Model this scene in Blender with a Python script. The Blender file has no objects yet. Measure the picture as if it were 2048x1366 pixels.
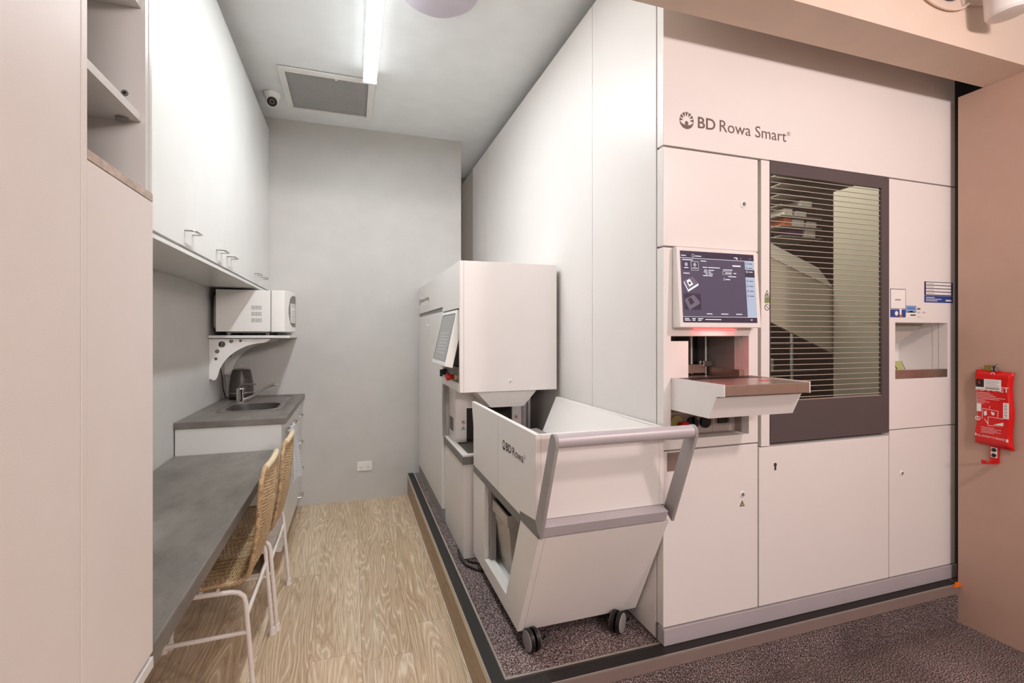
import bpy, bmesh, math, random
from mathutils import Vector, Matrix
random.seed(7)
C = bpy.context.scene.collection
PI = math.pi

# ------------------------------------------------------------------ camera, world, lights, exposure
sc = bpy.context.scene
cam = bpy.data.cameras.new('camera'); camo = bpy.data.objects.new('camera', cam); C.objects.link(camo)
cam.sensor_fit = 'HORIZONTAL'; cam.sensor_width = 36.0; cam.lens = 968.0 / 2048.0 * 36.0
cam.shift_y = -15.0 / 2048.0; cam.clip_start = 0.02
camo.location = (0, 0, 1.38); camo.rotation_euler = (PI/2, 0, -math.atan2(320, 968))
sc.camera = camo
sc.view_settings.view_transform = 'Standard'; sc.view_settings.look = 'None'
sc.view_settings.gamma = 1.0; sc.view_settings.use_curve_mapping = False
sc.view_settings.exposure = 0.07
w = bpy.data.worlds.new('world'); sc.world = w; w.use_nodes = True
w.node_tree.nodes['Background'].inputs[0].default_value = (1.0, 0.93, 0.91, 1)
w.node_tree.nodes['Background'].inputs[1].default_value = 0.50

def area_light(name, loc, target, size, power, color, size_y=None):
    l = bpy.data.lights.new(name, 'AREA'); l.energy = power; l.color = color; l.size = size
    if size_y: l.shape = 'RECTANGLE'; l.size_y = size_y
    o = bpy.data.objects.new(name, l); C.objects.link(o); o.location = loc
    o.rotation_euler = (Vector(target) - Vector(loc)).to_track_quat('-Z', 'Y').to_euler()
    return o
area_light('shop_spotlight', (1.95, -0.10, 2.49), (1.5, 1.5, 1.1), 0.16, 17, (1.0, 0.82, 0.795))
area_light('shop_fill_row', (0.9, -3.2, 2.50), (1.2, 1.5, 1.2), 1.6, 72, (1.0, 0.885, 0.865), .25)  # broad fill light added on the shop side at track height
LIGHT_STRIP = 80.0; LIGHT_SIDE = 2.6

# ------------------------------------------------------------------ materials
def srgb(r, g, b):
    f = lambda c: (c/255)/12.92 if c/255 <= .04045 else ((c/255+.055)/1.055)**2.4
    return (f(r), f(g), f(b), 1)
def nodes(name):
    m = bpy.data.materials.new(name); m.use_nodes = True
    nt = m.node_tree; return m, nt, nt.nodes['Principled BSDF']
def mat(name, col, rough=.5, metal=0, vary=.02, scale=6, bump=0, bscale=200, spec=.5, emit=None, estr=0, coat=0):
    m, nt, p = nodes(name)
    tc = nt.nodes.new('ShaderNodeTexCoord'); n = nt.nodes.new('ShaderNodeTexNoise'); n.inputs['Scale'].default_value = scale
    n.inputs['Detail'].default_value = 4
    nt.links.new(tc.outputs['Object'], n.inputs['Vector'])
    r = nt.nodes.new('ShaderNodeValToRGB')
    r.color_ramp.elements[0].position = .3; r.color_ramp.elements[1].position = .7
    r.color_ramp.elements[0].color = tuple(max(0, c*(1-vary*2)) for c in col[:3]) + (1,)
    r.color_ramp.elements[1].color = tuple(min(1, c*(1+vary)) for c in col[:3]) + (1,)
    nt.links.new(n.outputs['Fac'], r.inputs['Fac']); nt.links.new(r.outputs['Color'], p.inputs['Base Color'])
    p.inputs['Roughness'].default_value = rough; p.inputs['Metallic'].default_value = metal
    p.inputs['Specular IOR Level'].default_value = spec; p.inputs['Coat Weight'].default_value = coat
    if bump:
        n2 = nt.nodes.new('ShaderNodeTexNoise'); n2.inputs['Scale'].default_value = bscale
        nt.links.new(tc.outputs['Object'], n2.inputs['Vector'])
        b = nt.nodes.new('ShaderNodeBump'); b.inputs['Strength'].default_value = bump; b.inputs['Distance'].default_value = .002
        nt.links.new(n2.outputs['Fac'], b.inputs['Height']); nt.links.new(b.outputs['Normal'], p.inputs['Normal'])
    if emit:
        p.inputs['Emission Color'].default_value = emit; p.inputs['Emission Strength'].default_value = estr
    return m
M = {}
M['wall'] = mat('wall_paint', srgb(200, 198, 194), .55, bump=.15, bscale=90)
M['wall_far'] = mat('recess_shade_hood_grey', srgb(176, 170, 160), .6)  # darker grey stands for weak light in the recess; also the hood grey
M['wall_warm'] = mat('wall_paint_warm', srgb(192, 160, 142), .5, bump=.15, bscale=90)
M['beam'] = mat('bulkhead_paint', srgb(222, 200, 182), .5)
M['ceiling'] = mat('ceiling_paint', srgb(236, 238, 238), .6)
M['laminate'] = mat('white_laminate', srgb(223, 223, 220), .32, vary=.01)
M['laminate_matt'] = mat('offwhite_laminate', srgb(236, 229, 223), .45, vary=.012, bump=.08, bscale=400)
M['inner'] = mat('cabinet_inside', srgb(205, 201, 196), .5)
M['chipboard'] = mat('raw_chipboard_edge', srgb(198, 182, 168), .8, vary=.12, scale=60, bump=.5, bscale=150)
M['robot'] = mat('robot_white_enamel', srgb(234, 229, 225), .34, vary=.006)
M['robot_dark'] = mat('robot_shadow_gap', srgb(92, 80, 76), .6)
M['robot_in'] = mat('robot_inside_panel', srgb(204, 198, 184), .5)
M['black'] = mat('black_plastic', srgb(24, 22, 22), .4)
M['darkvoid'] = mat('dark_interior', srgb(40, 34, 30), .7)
M['grey'] = mat('grey_plastic', srgb(150, 147, 144), .5)
M['greydark'] = mat('dark_grey_band', srgb(122, 119, 116), .5, vary=.03, scale=120)
M['alu'] = mat('silver_aluminium', srgb(196, 190, 194), .42, .25, vary=.02)
M['alu_trim'] = mat('aluminium_trim', srgb(215, 208, 200), .3, .8)
M['steel'] = mat('brushed_steel', srgb(190, 172, 160), .3, .85, vary=.04, scale=30)
M['chrome'] = mat('chrome', srgb(225, 222, 220), .08, 1)
M['chrome_sat'] = mat('satin_nickel', srgb(190, 188, 184), .25, .9)
M['frame_dark'] = mat('window_frame_taupe', srgb(86, 77, 78), .35)
M['rubber'] = mat('black_ribbed_rubber', srgb(44, 41, 40), .5, vary=.1, scale=200)
M['red'] = mat('red_plastic', srgb(208, 22, 16), .35)
M['pouch'] = mat('red_vinyl', srgb(214, 16, 14), .3, bump=.2, bscale=30)
M['yellow'] = mat('yellow_plastic', srgb(200, 190, 120), .5)
M['orange'] = mat('orange_plastic', srgb(240, 120, 20), .5)
M['white'] = mat('white_plastic', srgb(238, 236, 232), .35)
M['paint_white'] = mat('white_powder_coat', srgb(236, 228, 222), .35)
M['paper'] = mat('paper', srgb(240, 236, 232), .6)
M['ink'] = mat('dark_print', srgb(60, 52, 50), .6)
M['ink_brown'] = mat('brown_print', srgb(112, 90, 82), .6)
M['ink_light'] = mat('grey_print', srgb(150, 146, 146), .6)
M['blue'] = mat('blue_print', srgb(48, 68, 138), .5)
M['skyblue'] = mat('light_blue_print', srgb(130, 165, 215), .5)
M['indigo'] = mat('dark_blue_print', srgb(58, 56, 92), .5)
M['kettle'] = mat('charcoal_enamel', srgb(70, 64, 62), .35, vary=.03)
M['sink'] = mat('dark_composite_sink', srgb(58, 52, 49), .45)
M['sinkrim'] = mat('grey_sink_drainer', srgb(140, 134, 128), .35, .4)
M['lens'] = mat('lens_glass', srgb(30, 24, 26), .12)
M['label'] = mat('metal_rating_label', srgb(150, 128, 118), .45)
M['mesh'] = mat('grille_grey', srgb(172, 171, 168), .6)
M['rattan'] = mat('rattan_cane', srgb(200, 170, 128), .5, vary=.16, scale=40)
M['rattan_dk'] = mat('rattan_wrap', srgb(192, 162, 122), .5, vary=.22, scale=60)
M['cane'] = mat('pale_bent_cane', srgb(226, 205, 168), .4, vary=.06, scale=20)
M['lip'] = mat('dull_bronze_lip', srgb(138, 120, 113), .5)
M['mauve'] = mat('pale_mauve_plastic', srgb(208, 200, 212), .45)
M['arm'] = mat('grey_handle_arm', srgb(158, 153, 152), .45, vary=.02)
M['bin'] = mat('bin_plastic', srgb(196, 190, 182), .5)
M['box_white'] = mat('medicine_carton', srgb(232, 228, 220), .5, vary=.08, scale=40)
M['box_purple'] = mat('purple_carton', srgb(84, 52, 100), .5)
M['box_orange'] = mat('orange_carton', srgb(205, 110, 60), .5)
M['green'] = mat('green_card', srgb(178, 182, 118), .5)
M['redglow'] = mat('scanner_red_glass', srgb(220, 60, 60), .3, emit=(1, .12, .12, 1), estr=2.5)
M['brass'] = mat('brass_tag', srgb(170, 150, 80), .35, .8)
M['towel'] = None

def tubelight(nm, s_):
    m, nt, p = nodes(nm)
    p.inputs['Base Color'].default_value = (1, 1, 1, 1)
    p.inputs['Emission Color'].default_value = (.93, .975, 1, 1); p.inputs['Emission Strength'].default_value = s_
    return m
M['lit'] = tubelight('lit_diffuser', LIGHT_STRIP); M['lit_side'] = tubelight('lit_diffuser_side', LIGHT_SIDE)

def ramp(nt, stops, fac):
    r = nt.nodes.new('ShaderNodeValToRGB'); e = r.color_ramp.elements
    e[0].position, e[0].color = stops[0]; e[1].position, e[1].color = stops[-1]
    for p_, c_ in stops[1:-1]:
        k = e.new(p_); k.color = c_
    nt.links.new(fac, r.inputs['Fac']); return r.outputs['Color']
def mathn(nt, op, a, b=None):
    n = nt.nodes.new('ShaderNodeMath'); n.operation = op
    for i, v in enumerate((a, b)):
        if v is None: continue
        if isinstance(v, (int, float)): n.inputs[i].default_value = v
        else: nt.links.new(v, n.inputs[i])
    return n.outputs[0]
def mixc(nt, fac, a, b, mode='MIX'):
    n = nt.nodes.new('ShaderNodeMix'); n.data_type = 'RGBA'; n.blend_type = mode
    for i, v in ((0, fac), (6, a), (7, b)):
        if isinstance(v, (int, float)): n.inputs[i].default_value = v
        elif isinstance(v, tuple): n.inputs[i].default_value = v
        else: nt.links.new(v, n.inputs[i])
    return n.outputs[2]

def glass():
    m, nt, p = nodes('robot_window_glass'); nt.nodes.remove(p)
    t = nt.nodes.new('ShaderNodeBsdfTransparent'); t.inputs[0].default_value = (.93, .93, .9, 1)
    g = nt.nodes.new('ShaderNodeBsdfGlossy'); g.inputs['Roughness'].default_value = .03
    lw = nt.nodes.new('ShaderNodeLayerWeight'); lw.inputs[0].default_value = .5
    f = mathn(nt, 'ADD', mathn(nt, 'MULTIPLY', mathn(nt, 'POWER', lw.outputs['Facing'], 4.0), .4), .03)
    x = nt.nodes.new('ShaderNodeMixShader')
    nt.links.new(f, x.inputs[0]); nt.links.new(t.outputs[0], x.inputs[1]); nt.links.new(g.outputs[0], x.inputs[2])
    nt.links.new(x.outputs[0], nt.nodes['Material Output'].inputs['Surface'])
    return m
M['glass'] = glass()

def screen(name, col, s):
    return mat(name, (col[0]*.2, col[1]*.2, col[2]*.2, 1), .25, emit=col, estr=s, vary=0)
M['scr_bg'] = screen('screen_dark_violet', srgb(88, 78, 98), .8)
M['scr_bar'] = screen('screen_header', srgb(66, 54, 74), .7)
M['scr_side'] = screen('screen_light_blue', srgb(176, 188, 208), .85)
M['scr_lit'] = screen('screen_white', srgb(235, 235, 245), .95)
M['scr_mid'] = screen('screen_mid_grey', srgb(118, 104, 120), .8)
M['scr_grey'] = screen('screen_grey', srgb(150, 148, 145), .5)
M['scr_grey2'] = screen('screen_grey_lines', srgb(178, 176, 174), .55)

def wood(name, tint=(1, 1, 1), planks=True):
    m, nt, p = nodes(name)
    g = nt.nodes.new('ShaderNodeNewGeometry'); sx = nt.nodes.new('ShaderNodeSeparateXYZ'); nt.links.new(g.outputs['Position'], sx.inputs[0])
    X, Y, Z = sx.outputs
    if not planks: X = Z
    PW, PL = .21, 1.22
    col = mathn(nt, 'DIVIDE', mathn(nt, 'ADD', X, -.04), PW); ci = mathn(nt, 'FLOOR', col)
    wn = nt.nodes.new('ShaderNodeTexWhiteNoise'); wn.noise_dimensions = '1D'; nt.links.new(ci, wn.inputs['W'])
    row = mathn(nt, 'ADD', mathn(nt, 'DIVIDE', Y, PL), mathn(nt, 'MULTIPLY', wn.outputs['Value'], 7.3)); ri = mathn(nt, 'FLOOR', row)
    cv = nt.nodes.new('ShaderNodeCombineXYZ'); nt.links.new(ci, cv.inputs[0]); nt.links.new(ri, cv.inputs[1])
    w2 = nt.nodes.new('ShaderNodeTexWhiteNoise'); w2.noise_dimensions = '2D'; nt.links.new(cv.outputs[0], w2.inputs['Vector'])
    rnd = w2.outputs['Value']
    # grain coordinates
    gv = nt.nodes.new('ShaderNodeCombineXYZ')
    nt.links.new(mathn(nt, 'MULTIPLY', X, 7.5), gv.inputs[0]); nt.links.new(mathn(nt, 'MULTIPLY', Y, .8), gv.inputs[1])
    nt.links.new(mathn(nt, 'MULTIPLY', rnd, 37.0), gv.inputs[2])
    n1 = nt.nodes.new('ShaderNodeTexNoise'); n1.inputs['Scale'].default_value = 1.0; n1.inputs['Detail'].default_value = 2.5; n1.inputs['Roughness'].default_value = .42
    n1.inputs['Distortion'].default_value = .35
    nt.links.new(gv.outputs[0], n1.inputs['Vector'])
    rings = mathn(nt, 'FRACT', mathn(nt, 'MULTIPLY', n1.outputs['Fac'], 26.0))
    tri = mathn(nt, 'ABSOLUTE', mathn(nt, 'SUBTRACT', rings, .5))
    gv2 = nt.nodes.new('ShaderNodeCombineXYZ')
    nt.links.new(mathn(nt, 'MULTIPLY', X, 160.0), gv2.inputs[0]); nt.links.new(mathn(nt, 'MULTIPLY', Y, 7.0), gv2.inputs[1]); nt.links.new(rnd, gv2.inputs[2])
    n2 = nt.nodes.new('ShaderNodeTexNoise'); n2.inputs['Scale'].default_value = 1.0; n2.inputs['Detail'].default_value = 3
    nt.links.new(gv2.outputs[0], n2.inputs['Vector'])
    n3 = nt.nodes.new('ShaderNodeTexNoise'); n3.inputs['Scale'].default_value = .6; n3.inputs['Detail'].default_value = 2
    nt.links.new(gv.outputs[0], n3.inputs['Vector'])
    T = lambda r, gg, b: tuple(c*t for c, t in zip(srgb(r, gg, b)[:3], tint)) + (1,)
    base = ramp(nt, [(.3, T(196, 172, 144)), (.55, T(214, 194, 168)), (.75, T(226, 210, 188))], n3.outputs['Fac'])
    tone = ramp(nt, [(0, (.86, .82, .78, 1)), (.5, (.98, .97, .95, 1)), (1, (1.08, 1.06, 1.04, 1))], rnd)
    base = mixc(nt, 1.0, base, tone, 'MULTIPLY')
    lines = ramp(nt, [(0.0, (0, 0, 0, 1)), (.34, (0, 0, 0, 1)), (.5, (1, 1, 1, 1))], tri)
    base = mixc(nt, mathn(nt, 'MULTIPLY', lines, .75), base, T(238, 226, 208))
    dk = ramp(nt, [(0, (1, 1, 1, 1)), (.12, (0, 0, 0, 1)), (1, (0, 0, 0, 1))], tri)
    base = mixc(nt, mathn(nt, 'MULTIPLY', dk, .42), base, T(150, 122, 94))
    pores = ramp(nt, [(.38, (1, 1, 1, 1)), (.5, (0, 0, 0, 1)), (1, (0, 0, 0, 1))], n2.outputs['Fac'])
    base = mixc(nt, mathn(nt, 'MULTIPLY', pores, .36), base, T(150, 126, 100))
    if planks:
        fx = mathn(nt, 'FRACT', col); fy = mathn(nt, 'FRACT', row)
        ex = mathn(nt, 'LESS_THAN', mathn(nt, 'MINIMUM', fx, mathn(nt, 'SUBTRACT', 1.0, fx)), .008)
        ey = mathn(nt, 'LESS_THAN', mathn(nt, 'MINIMUM', fy, mathn(nt, 'SUBTRACT', 1.0, fy)), .0011)
        seam = mathn(nt, 'MAXIMUM', ex, ey)
        base = mixc(nt, mathn(nt, 'MULTIPLY', seam, .45), base, T(120, 96, 74))
    nt.links.new(base, p.inputs['Base Color']); p.inputs['Roughness'].default_value = .42; p.inputs['Specular IOR Level'].default_value = .35
    b = nt.nodes.new('ShaderNodeBump'); b.inputs['Strength'].default_value = .25; b.inputs['Distance'].default_value = .0012
    nt.links.new(n2.outputs['Fac'], b.inputs['Height']); nt.links.new(b.outputs['Normal'], p.inputs['Normal'])
    return m
M['wood'] = wood('limed_oak_planks', (1.04, 1.02, .98))
M['wood_riser'] = wood('oak_riser', (.62, .55, .47), False)

def carpet(name, k=1.0):
    m, nt, p = nodes(name)
    g = nt.nodes.new('ShaderNodeNewGeometry')
    n = nt.nodes.new('ShaderNodeTexNoise'); n.inputs['Scale'].default_value = 190; n.inputs['Detail'].default_value = 2.5
    n.inputs['Roughness'].default_value = .7
    nt.links.new(g.outputs['Position'], n.inputs['Vector'])
    sx = nt.nodes.new('ShaderNodeSeparateXYZ'); nt.links.new(g.outputs['Position'], sx.inputs[0])
    cv = nt.nodes.new('ShaderNodeCombineXYZ')
    nt.links.new(mathn(nt, 'FLOOR', mathn(nt, 'MULTIPLY', sx.outputs[0], 4.0)), cv.inputs[0])
    nt.links.new(mathn(nt, 'FLOOR', mathn(nt, 'MULTIPLY', mathn(nt, 'ADD', sx.outputs[1], .02), 4.0)), cv.inputs[1])
    wn = nt.nodes.new('ShaderNodeTexWhiteNoise'); wn.noise_dimensions = '2D'; nt.links.new(cv.outputs[0], wn.inputs['Vector'])
    big = nt.nodes.new('ShaderNodeTexNoise'); big.inputs['Scale'].default_value = 5; nt.links.new(g.outputs['Position'], big.inputs['Vector'])
    c = ramp(nt, [(.36, srgb(34, 27, 27)), (.5, srgb(112, 98, 97)), (.58, srgb(176, 160, 156)), (.68, srgb(245, 232, 226))], n.outputs['Fac'])
    t = ramp(nt, [(0, (.74, .72, .72, 1)), (1, (1.08, 1.03, 1.03, 1))], wn.outputs['Value'])
    c = mixc(nt, .8, c, t, 'MULTIPLY')
    t2 = ramp(nt, [(.35, (.8, .8, .8, 1)), (.65, (1.1, 1.1, 1.1, 1))], big.outputs['Fac'])
    c = mixc(nt, .7, c, t2, 'MULTIPLY')
    nt.links.new(c, p.inputs['Base Color']); p.inputs['Roughness'].default_value = .95; p.inputs['Specular IOR Level'].default_value = .1
    b = nt.nodes.new('ShaderNodeBump'); b.inputs['Strength'].default_value = .9; b.inputs['Distance'].default_value = .006
    nt.links.new(n.outputs['Fac'], b.inputs['Height']); nt.links.new(b.outputs['Normal'], p.inputs['Normal'])
    return m
M['carpet'] = carpet('grey_loop_carpet', 1.32)

def stone(name):
    m, nt, p = nodes(name)
    g = nt.nodes.new('ShaderNodeNewGeometry')
    mp = nt.nodes.new('ShaderNodeMapping'); mp.inputs['Scale'].default_value = (5, 2.2, 5); mp.inputs['Rotation'].default_value = (0, 0, .5)
    nt.links.new(g.outputs['Position'], mp.inputs['Vector'])
    n = nt.nodes.new('ShaderNodeTexNoise'); n.inputs['Scale'].default_value = 1.2; n.inputs['Detail'].default_value = 8; n.inputs['Roughness'].default_value = .65
    nt.links.new(mp.outputs[0], n.inputs['Vector'])
    n2 = nt.nodes.new('ShaderNodeTexNoise'); n2.inputs['Scale'].default_value = 9; n2.inputs['Detail'].default_value = 6; nt.links.new(mp.outputs[0], n2.inputs['Vector'])
    c = ramp(nt, [(.3, srgb(98, 92, 87)), (.5, srgb(120, 114, 108)), (.7, srgb(140, 134, 128))], n.outputs['Fac'])
    d = ramp(nt, [(.25, (.78, .76, .75, 1)), (.42, (1, 1, 1, 1)), (1, (1, 1, 1, 1))], n2.outputs['Fac'])
    c = mixc(nt, .7, c, d, 'MULTIPLY')
    nt.links.new(c, p.inputs['Base Color']); p.inputs['Roughness'].default_value = .45
    b = nt.nodes.new('ShaderNodeBump'); b.inputs['Strength'].default_value = .12; b.inputs['Distance'].default_value = .001
    nt.links.new(n2.outputs['Fac'], b.inputs['Height']); nt.links.new(b.outputs['Normal'], p.inputs['Normal'])
    return m
M['stone'] = stone('grey_stone_laminate')

def towelmat():
    m, nt, p = nodes('striped_tea_towel')
    g = nt.nodes.new('ShaderNodeNewGeometry'); sx = nt.nodes.new('ShaderNodeSeparateXYZ'); nt.links.new(g.outputs['Position'], sx.inputs[0])
    f = mathn(nt, 'FRACT', mathn(nt, 'MULTIPLY', mathn(nt, 'ADD', sx.outputs[2], mathn(nt, 'MULTIPLY', sx.outputs[1], .25)), 95.0))
    c = ramp(nt, [(.35, srgb(232, 232, 232)), (.6, srgb(168, 171, 178))], f)
    nt.links.new(c, p.inputs['Base Color']); p.inputs['Roughness'].default_value = .9
    return m
M['towel'] = towelmat()

# ------------------------------------------------------------------ mesh builder
class MB:
    def __init__(s): s.bm = bmesh.new(); s.mi = 0
    def face(s, vs):
        try:
            f = s.bm.faces.new(vs); f.material_index = s.mi; return f
        except ValueError: return None
    def box(s, x0, x1, y0, y1, z0, z1):
        x0, x1 = sorted((x0, x1)); y0, y1 = sorted((y0, y1)); z0, z1 = sorted((z0, z1))
        v = [s.bm.verts.new(p) for p in ((x0,y0,z0),(x1,y0,z0),(x1,y1,z0),(x0,y1,z0),(x0,y0,z1),(x1,y0,z1),(x1,y1,z1),(x0,y1,z1))]
        for f in ((3,2,1,0),(4,5,6,7),(0,1,5,4),(1,2,6,5),(2,3,7,6),(3,0,4,7)): s.face([v[i] for i in f])
        return s
    def prism(s, pts, axis, a, b):
        # pts in the two other axes (order: x->(y,z), y->(x,z), z->(x,y))
        def mk(p, t): return {'x': (t, p[0], p[1]), 'y': (p[0], t, p[1]), 'z': (p[0], p[1], t)}[axis]
        A = [s.bm.verts.new(mk(p, a)) for p in pts]; B = [s.bm.verts.new(mk(p, b)) for p in pts]
        s.face(A); s.face(B[::-1]); n = len(pts)
        for i in range(n): s.face([A[(i+1) % n], A[i], B[i], B[(i+1) % n]])
        return s
    def hexa(s, b4, t4):
        A = [s.bm.verts.new(p) for p in b4]; B = [s.bm.verts.new(p) for p in t4]
        s.face(A[::-1]); s.face(B)
        for i in range(4): s.face([A[i], A[(i+1) % 4], B[(i+1) % 4], B[i]])
        return s
    def quad(s, *p): s.face([s.bm.verts.new(q) for q in p]); return s
    def plate(s, axis, a, b, u0, u1, v0, v1, holes):
        # slab between a..b on axis with rectangular holes (u,v are the other two axes)
        us = sorted(set([u0, u1] + [h[0] for h in holes] + [h[1] for h in holes])); vs = sorted(set([v0, v1] + [h[2] for h in holes] + [h[3] for h in holes]))
        us = [u for u in us if u0 <= u <= u1]; vs = [v for v in vs if v0 <= v <= v1]
        def solid(i, j):
            if i < 0 or j < 0 or i >= len(us)-1 or j >= len(vs)-1: return False
            cu, cv = (us[i]+us[i+1])/2, (vs[j]+vs[j+1])/2
            return not any(h[0] < cu < h[1] and h[2] < cv < h[3] for h in holes)
        def mk(t, u, v): return {'x': (t, u, v), 'y': (u, t, v), 'z': (u, v, t)}[axis]
        V = {}
        def g(k, i, j):
            if (k, i, j) not in V: V[k, i, j] = s.bm.verts.new(mk((a, b)[k], us[i], vs[j]))
            return V[k, i, j]
        for i in range(len(us)-1):
            for j in range(len(vs)-1):
                if not solid(i, j): continue
                s.face([g(0,i,j), g(0,i+1,j), g(0,i+1,j+1), g(0,i,j+1)])
                s.face([g(1,i,j), g(1,i,j+1), g(1,i+1,j+1), g(1,i+1,j)])
                if not solid(i-1, j): s.face([g(0,i,j), g(0,i,j+1), g(1,i,j+1), g(1,i,j)])
                if not solid(i+1, j): s.face([g(0,i+1,j), g(1,i+1,j), g(1,i+1,j+1), g(0,i+1,j+1)])
                if not solid(i, j-1): s.face([g(0,i,j), g(1,i,j), g(1,i+1,j), g(0,i+1,j)])
                if not solid(i, j+1): s.face([g(0,i,j+1), g(0,i+1,j+1), g(1,i+1,j+1), g(1,i,j+1)])
        return s
    def tube(s, pts, r, n=10, caps=True, flat=None, rs=None, closed=False):
        P = [Vector(p) for p in pts]; N = len(P)
        t0 = (P[1]-P[0]).normalized(); up = Vector((0, 0, 1)) if abs(t0.z) < .9 else Vector((1, 0, 0))
        nrm = (up - t0*up.dot(t0)).normalized(); rings = []; prev = t0
        for i in range(N):
            if closed: t = (P[(i+1) % N]-P[i-1]).normalized()
            else: t = (P[min(i+1, N-1)]-P[max(i-1, 0)]).normalized()
            ax = prev.cross(t)
            if ax.length > 1e-7: nrm = Matrix.Rotation(prev.angle(t), 3, ax) @ nrm
            nrm = (nrm - t*nrm.dot(t)).normalized(); bi = t.cross(nrm); prev = t
            rr = rs[i] if rs else r
            rings.append([s.bm.verts.new(P[i] + (nrm*math.cos(2*PI*k/n)*(flat if flat else 1) + bi*math.sin(2*PI*k/n))*rr) for k in range(n)])
        for i in range(N if closed else N-1):
            A, B = rings[i], rings[(i+1) % N]
            for k in range(n): s.face([A[k], A[(k+1) % n], B[(k+1) % n], B[k]])
        if caps and not closed: s.face(rings[0][::-1]); s.face(rings[-1])
        return s
    def cyl(s, p0, p1, r, n=24, r1=None): return s.tube([p0, p1], r, n, rs=[r, r if r1 is None else r1])
    def lathe(s, prof, c, axis='z', n=32, ex=1.0):
        rings = []
        for (r, h) in prof:
            ring = []
            for k in range(n):
                a = 2*PI*k/n; u, v = r*math.cos(a), r*math.sin(a)*ex
                p = {'z': (u, v, h), 'x': (h, u, v), 'y': (u, h, v)}[axis]
                ring.append(s.bm.verts.new((c[0]+p[0], c[1]+p[1], c[2]+p[2])))
            rings.append(ring)
        for A, B in zip(rings, rings[1:]):
            for k in range(n): s.face([A[k], A[(k+1) % n], B[(k+1) % n], B[k]])
        s.face(rings[0][::-1]); s.face(rings[-1]); return s
    def build(s, name, m, parent=None, bevel=0, origin=None, smooth=True, segs=2):
        bmesh.ops.recalc_face_normals(s.bm, faces=s.bm.faces)
        me = bpy.data.meshes.new(name)
        if parent is not None:
            r = parent
            off = Vector((0, 0, 0))
            while r is not None: off += r.location; r = r.parent
        else:
            if origin is None:
                xs = [v.co for v in s.bm.verts]
                mn = [min(c[i] for c in xs) for i in range(3)]; mx = [max(c[i] for c in xs) for i in range(3)]
                origin = ((mn[0]+mx[0])/2, (mn[1]+mx[1])/2, mn[2])
            off = Vector(origin)
        bmesh.ops.translate(s.bm, verts=s.bm.verts, vec=-off)
        s.bm.to_mesh(me); s.bm.free()
        for mm in (m if isinstance(m, (list, tuple)) else [m]): me.materials.append(M[mm] if isinstance(mm, str) else mm)
        if smooth:
            for f in me.polygons: f.use_smooth = True
            me.set_sharp_from_angle(angle=math.radians(32))
        o = bpy.data.objects.new(name, me); C.objects.link(o)
        if parent is not None: o.parent = parent
        else: o.location = off
        if bevel:
            b = o.modifiers.new('bevel', 'BEVEL'); b.width = bevel; b.segments = segs; b.limit_method = 'ANGLE'; b.angle_limit = math.radians(40)
            b.harden_normals = True
        return o

def tag(o, label=None, cat=None, group=None, kind=None):
    if label: o['label'] = label
    if cat: o['category'] = cat
    if group: o['group'] = group
    if kind: o['kind'] = kind
    return o
def thing(name, loc, label, cat, group=None):
    o = bpy.data.objects.new(name, None); C.objects.link(o); o.location = loc; o.empty_display_size = .05
    return tag(o, label, cat, group)
def copy_tree(o, parent=None):
    c = o.copy(); C.objects.link(c)
    if parent is not None: c.parent = parent
    for ch in list(o.children):
        copy_tree(ch, c)
    return c
def box(name, m, parent, x0, x1, y0, y1, z0, z1, bevel=0):
    return MB().box(x0, x1, y0, y1, z0, z1).build(name, m, parent, bevel)

def text(name, s, m, parent, pos, width, height, face='-Y', bold=0, rot=0, anchor='L'):
    """flat lettering lying on a surface; pos = lower left corner"""
    cu = bpy.data.curves.new('t', 'FONT'); cu.body = s; cu.offset = bold; cu.extrude = 0.0; cu.resolution_u = 3
    to = bpy.data.objects.new('t', cu); C.objects.link(to)
    dg = bpy.context.evaluated_depsgraph_get(); dg.update()
    me = bpy.data.meshes.new_from_object(to.evaluated_get(dg))
    bpy.data.objects.remove(to); bpy.data.curves.remove(cu)
    xs = [v.co.x for v in me.vertices]; ys = [v.co.y for v in me.vertices]
    x0, x1, y0, y1 = min(xs), max(xs), min(ys), max(ys)
    ref0, ref1 = (y0, y1)
    kx = width/(x1-x0); ky = height/(ref1-ref0)
    cr, sr = math.cos(rot), math.sin(rot)
    r = parent; off = Vector((0, 0, 0))
    while r is not None: off += r.location; r = r.parent
    P = Vector(pos) - off
    for v in me.vertices:
        u, t = (v.co.x-x0)*kx, (v.co.y-ref0)*ky
        u, t = u*cr - t*sr, u*sr + t*cr
        d = {'-Y': Vector((u, 0, t)), '-X': Vector((0, -u, t))}[face]
        v.co = P + d
    me.materials.clear(); me.materials.append(M[m]); me.name = name
    o = bpy.data.objects.new(name, me); C.objects.link(o); o.parent = parent
    return o

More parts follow.
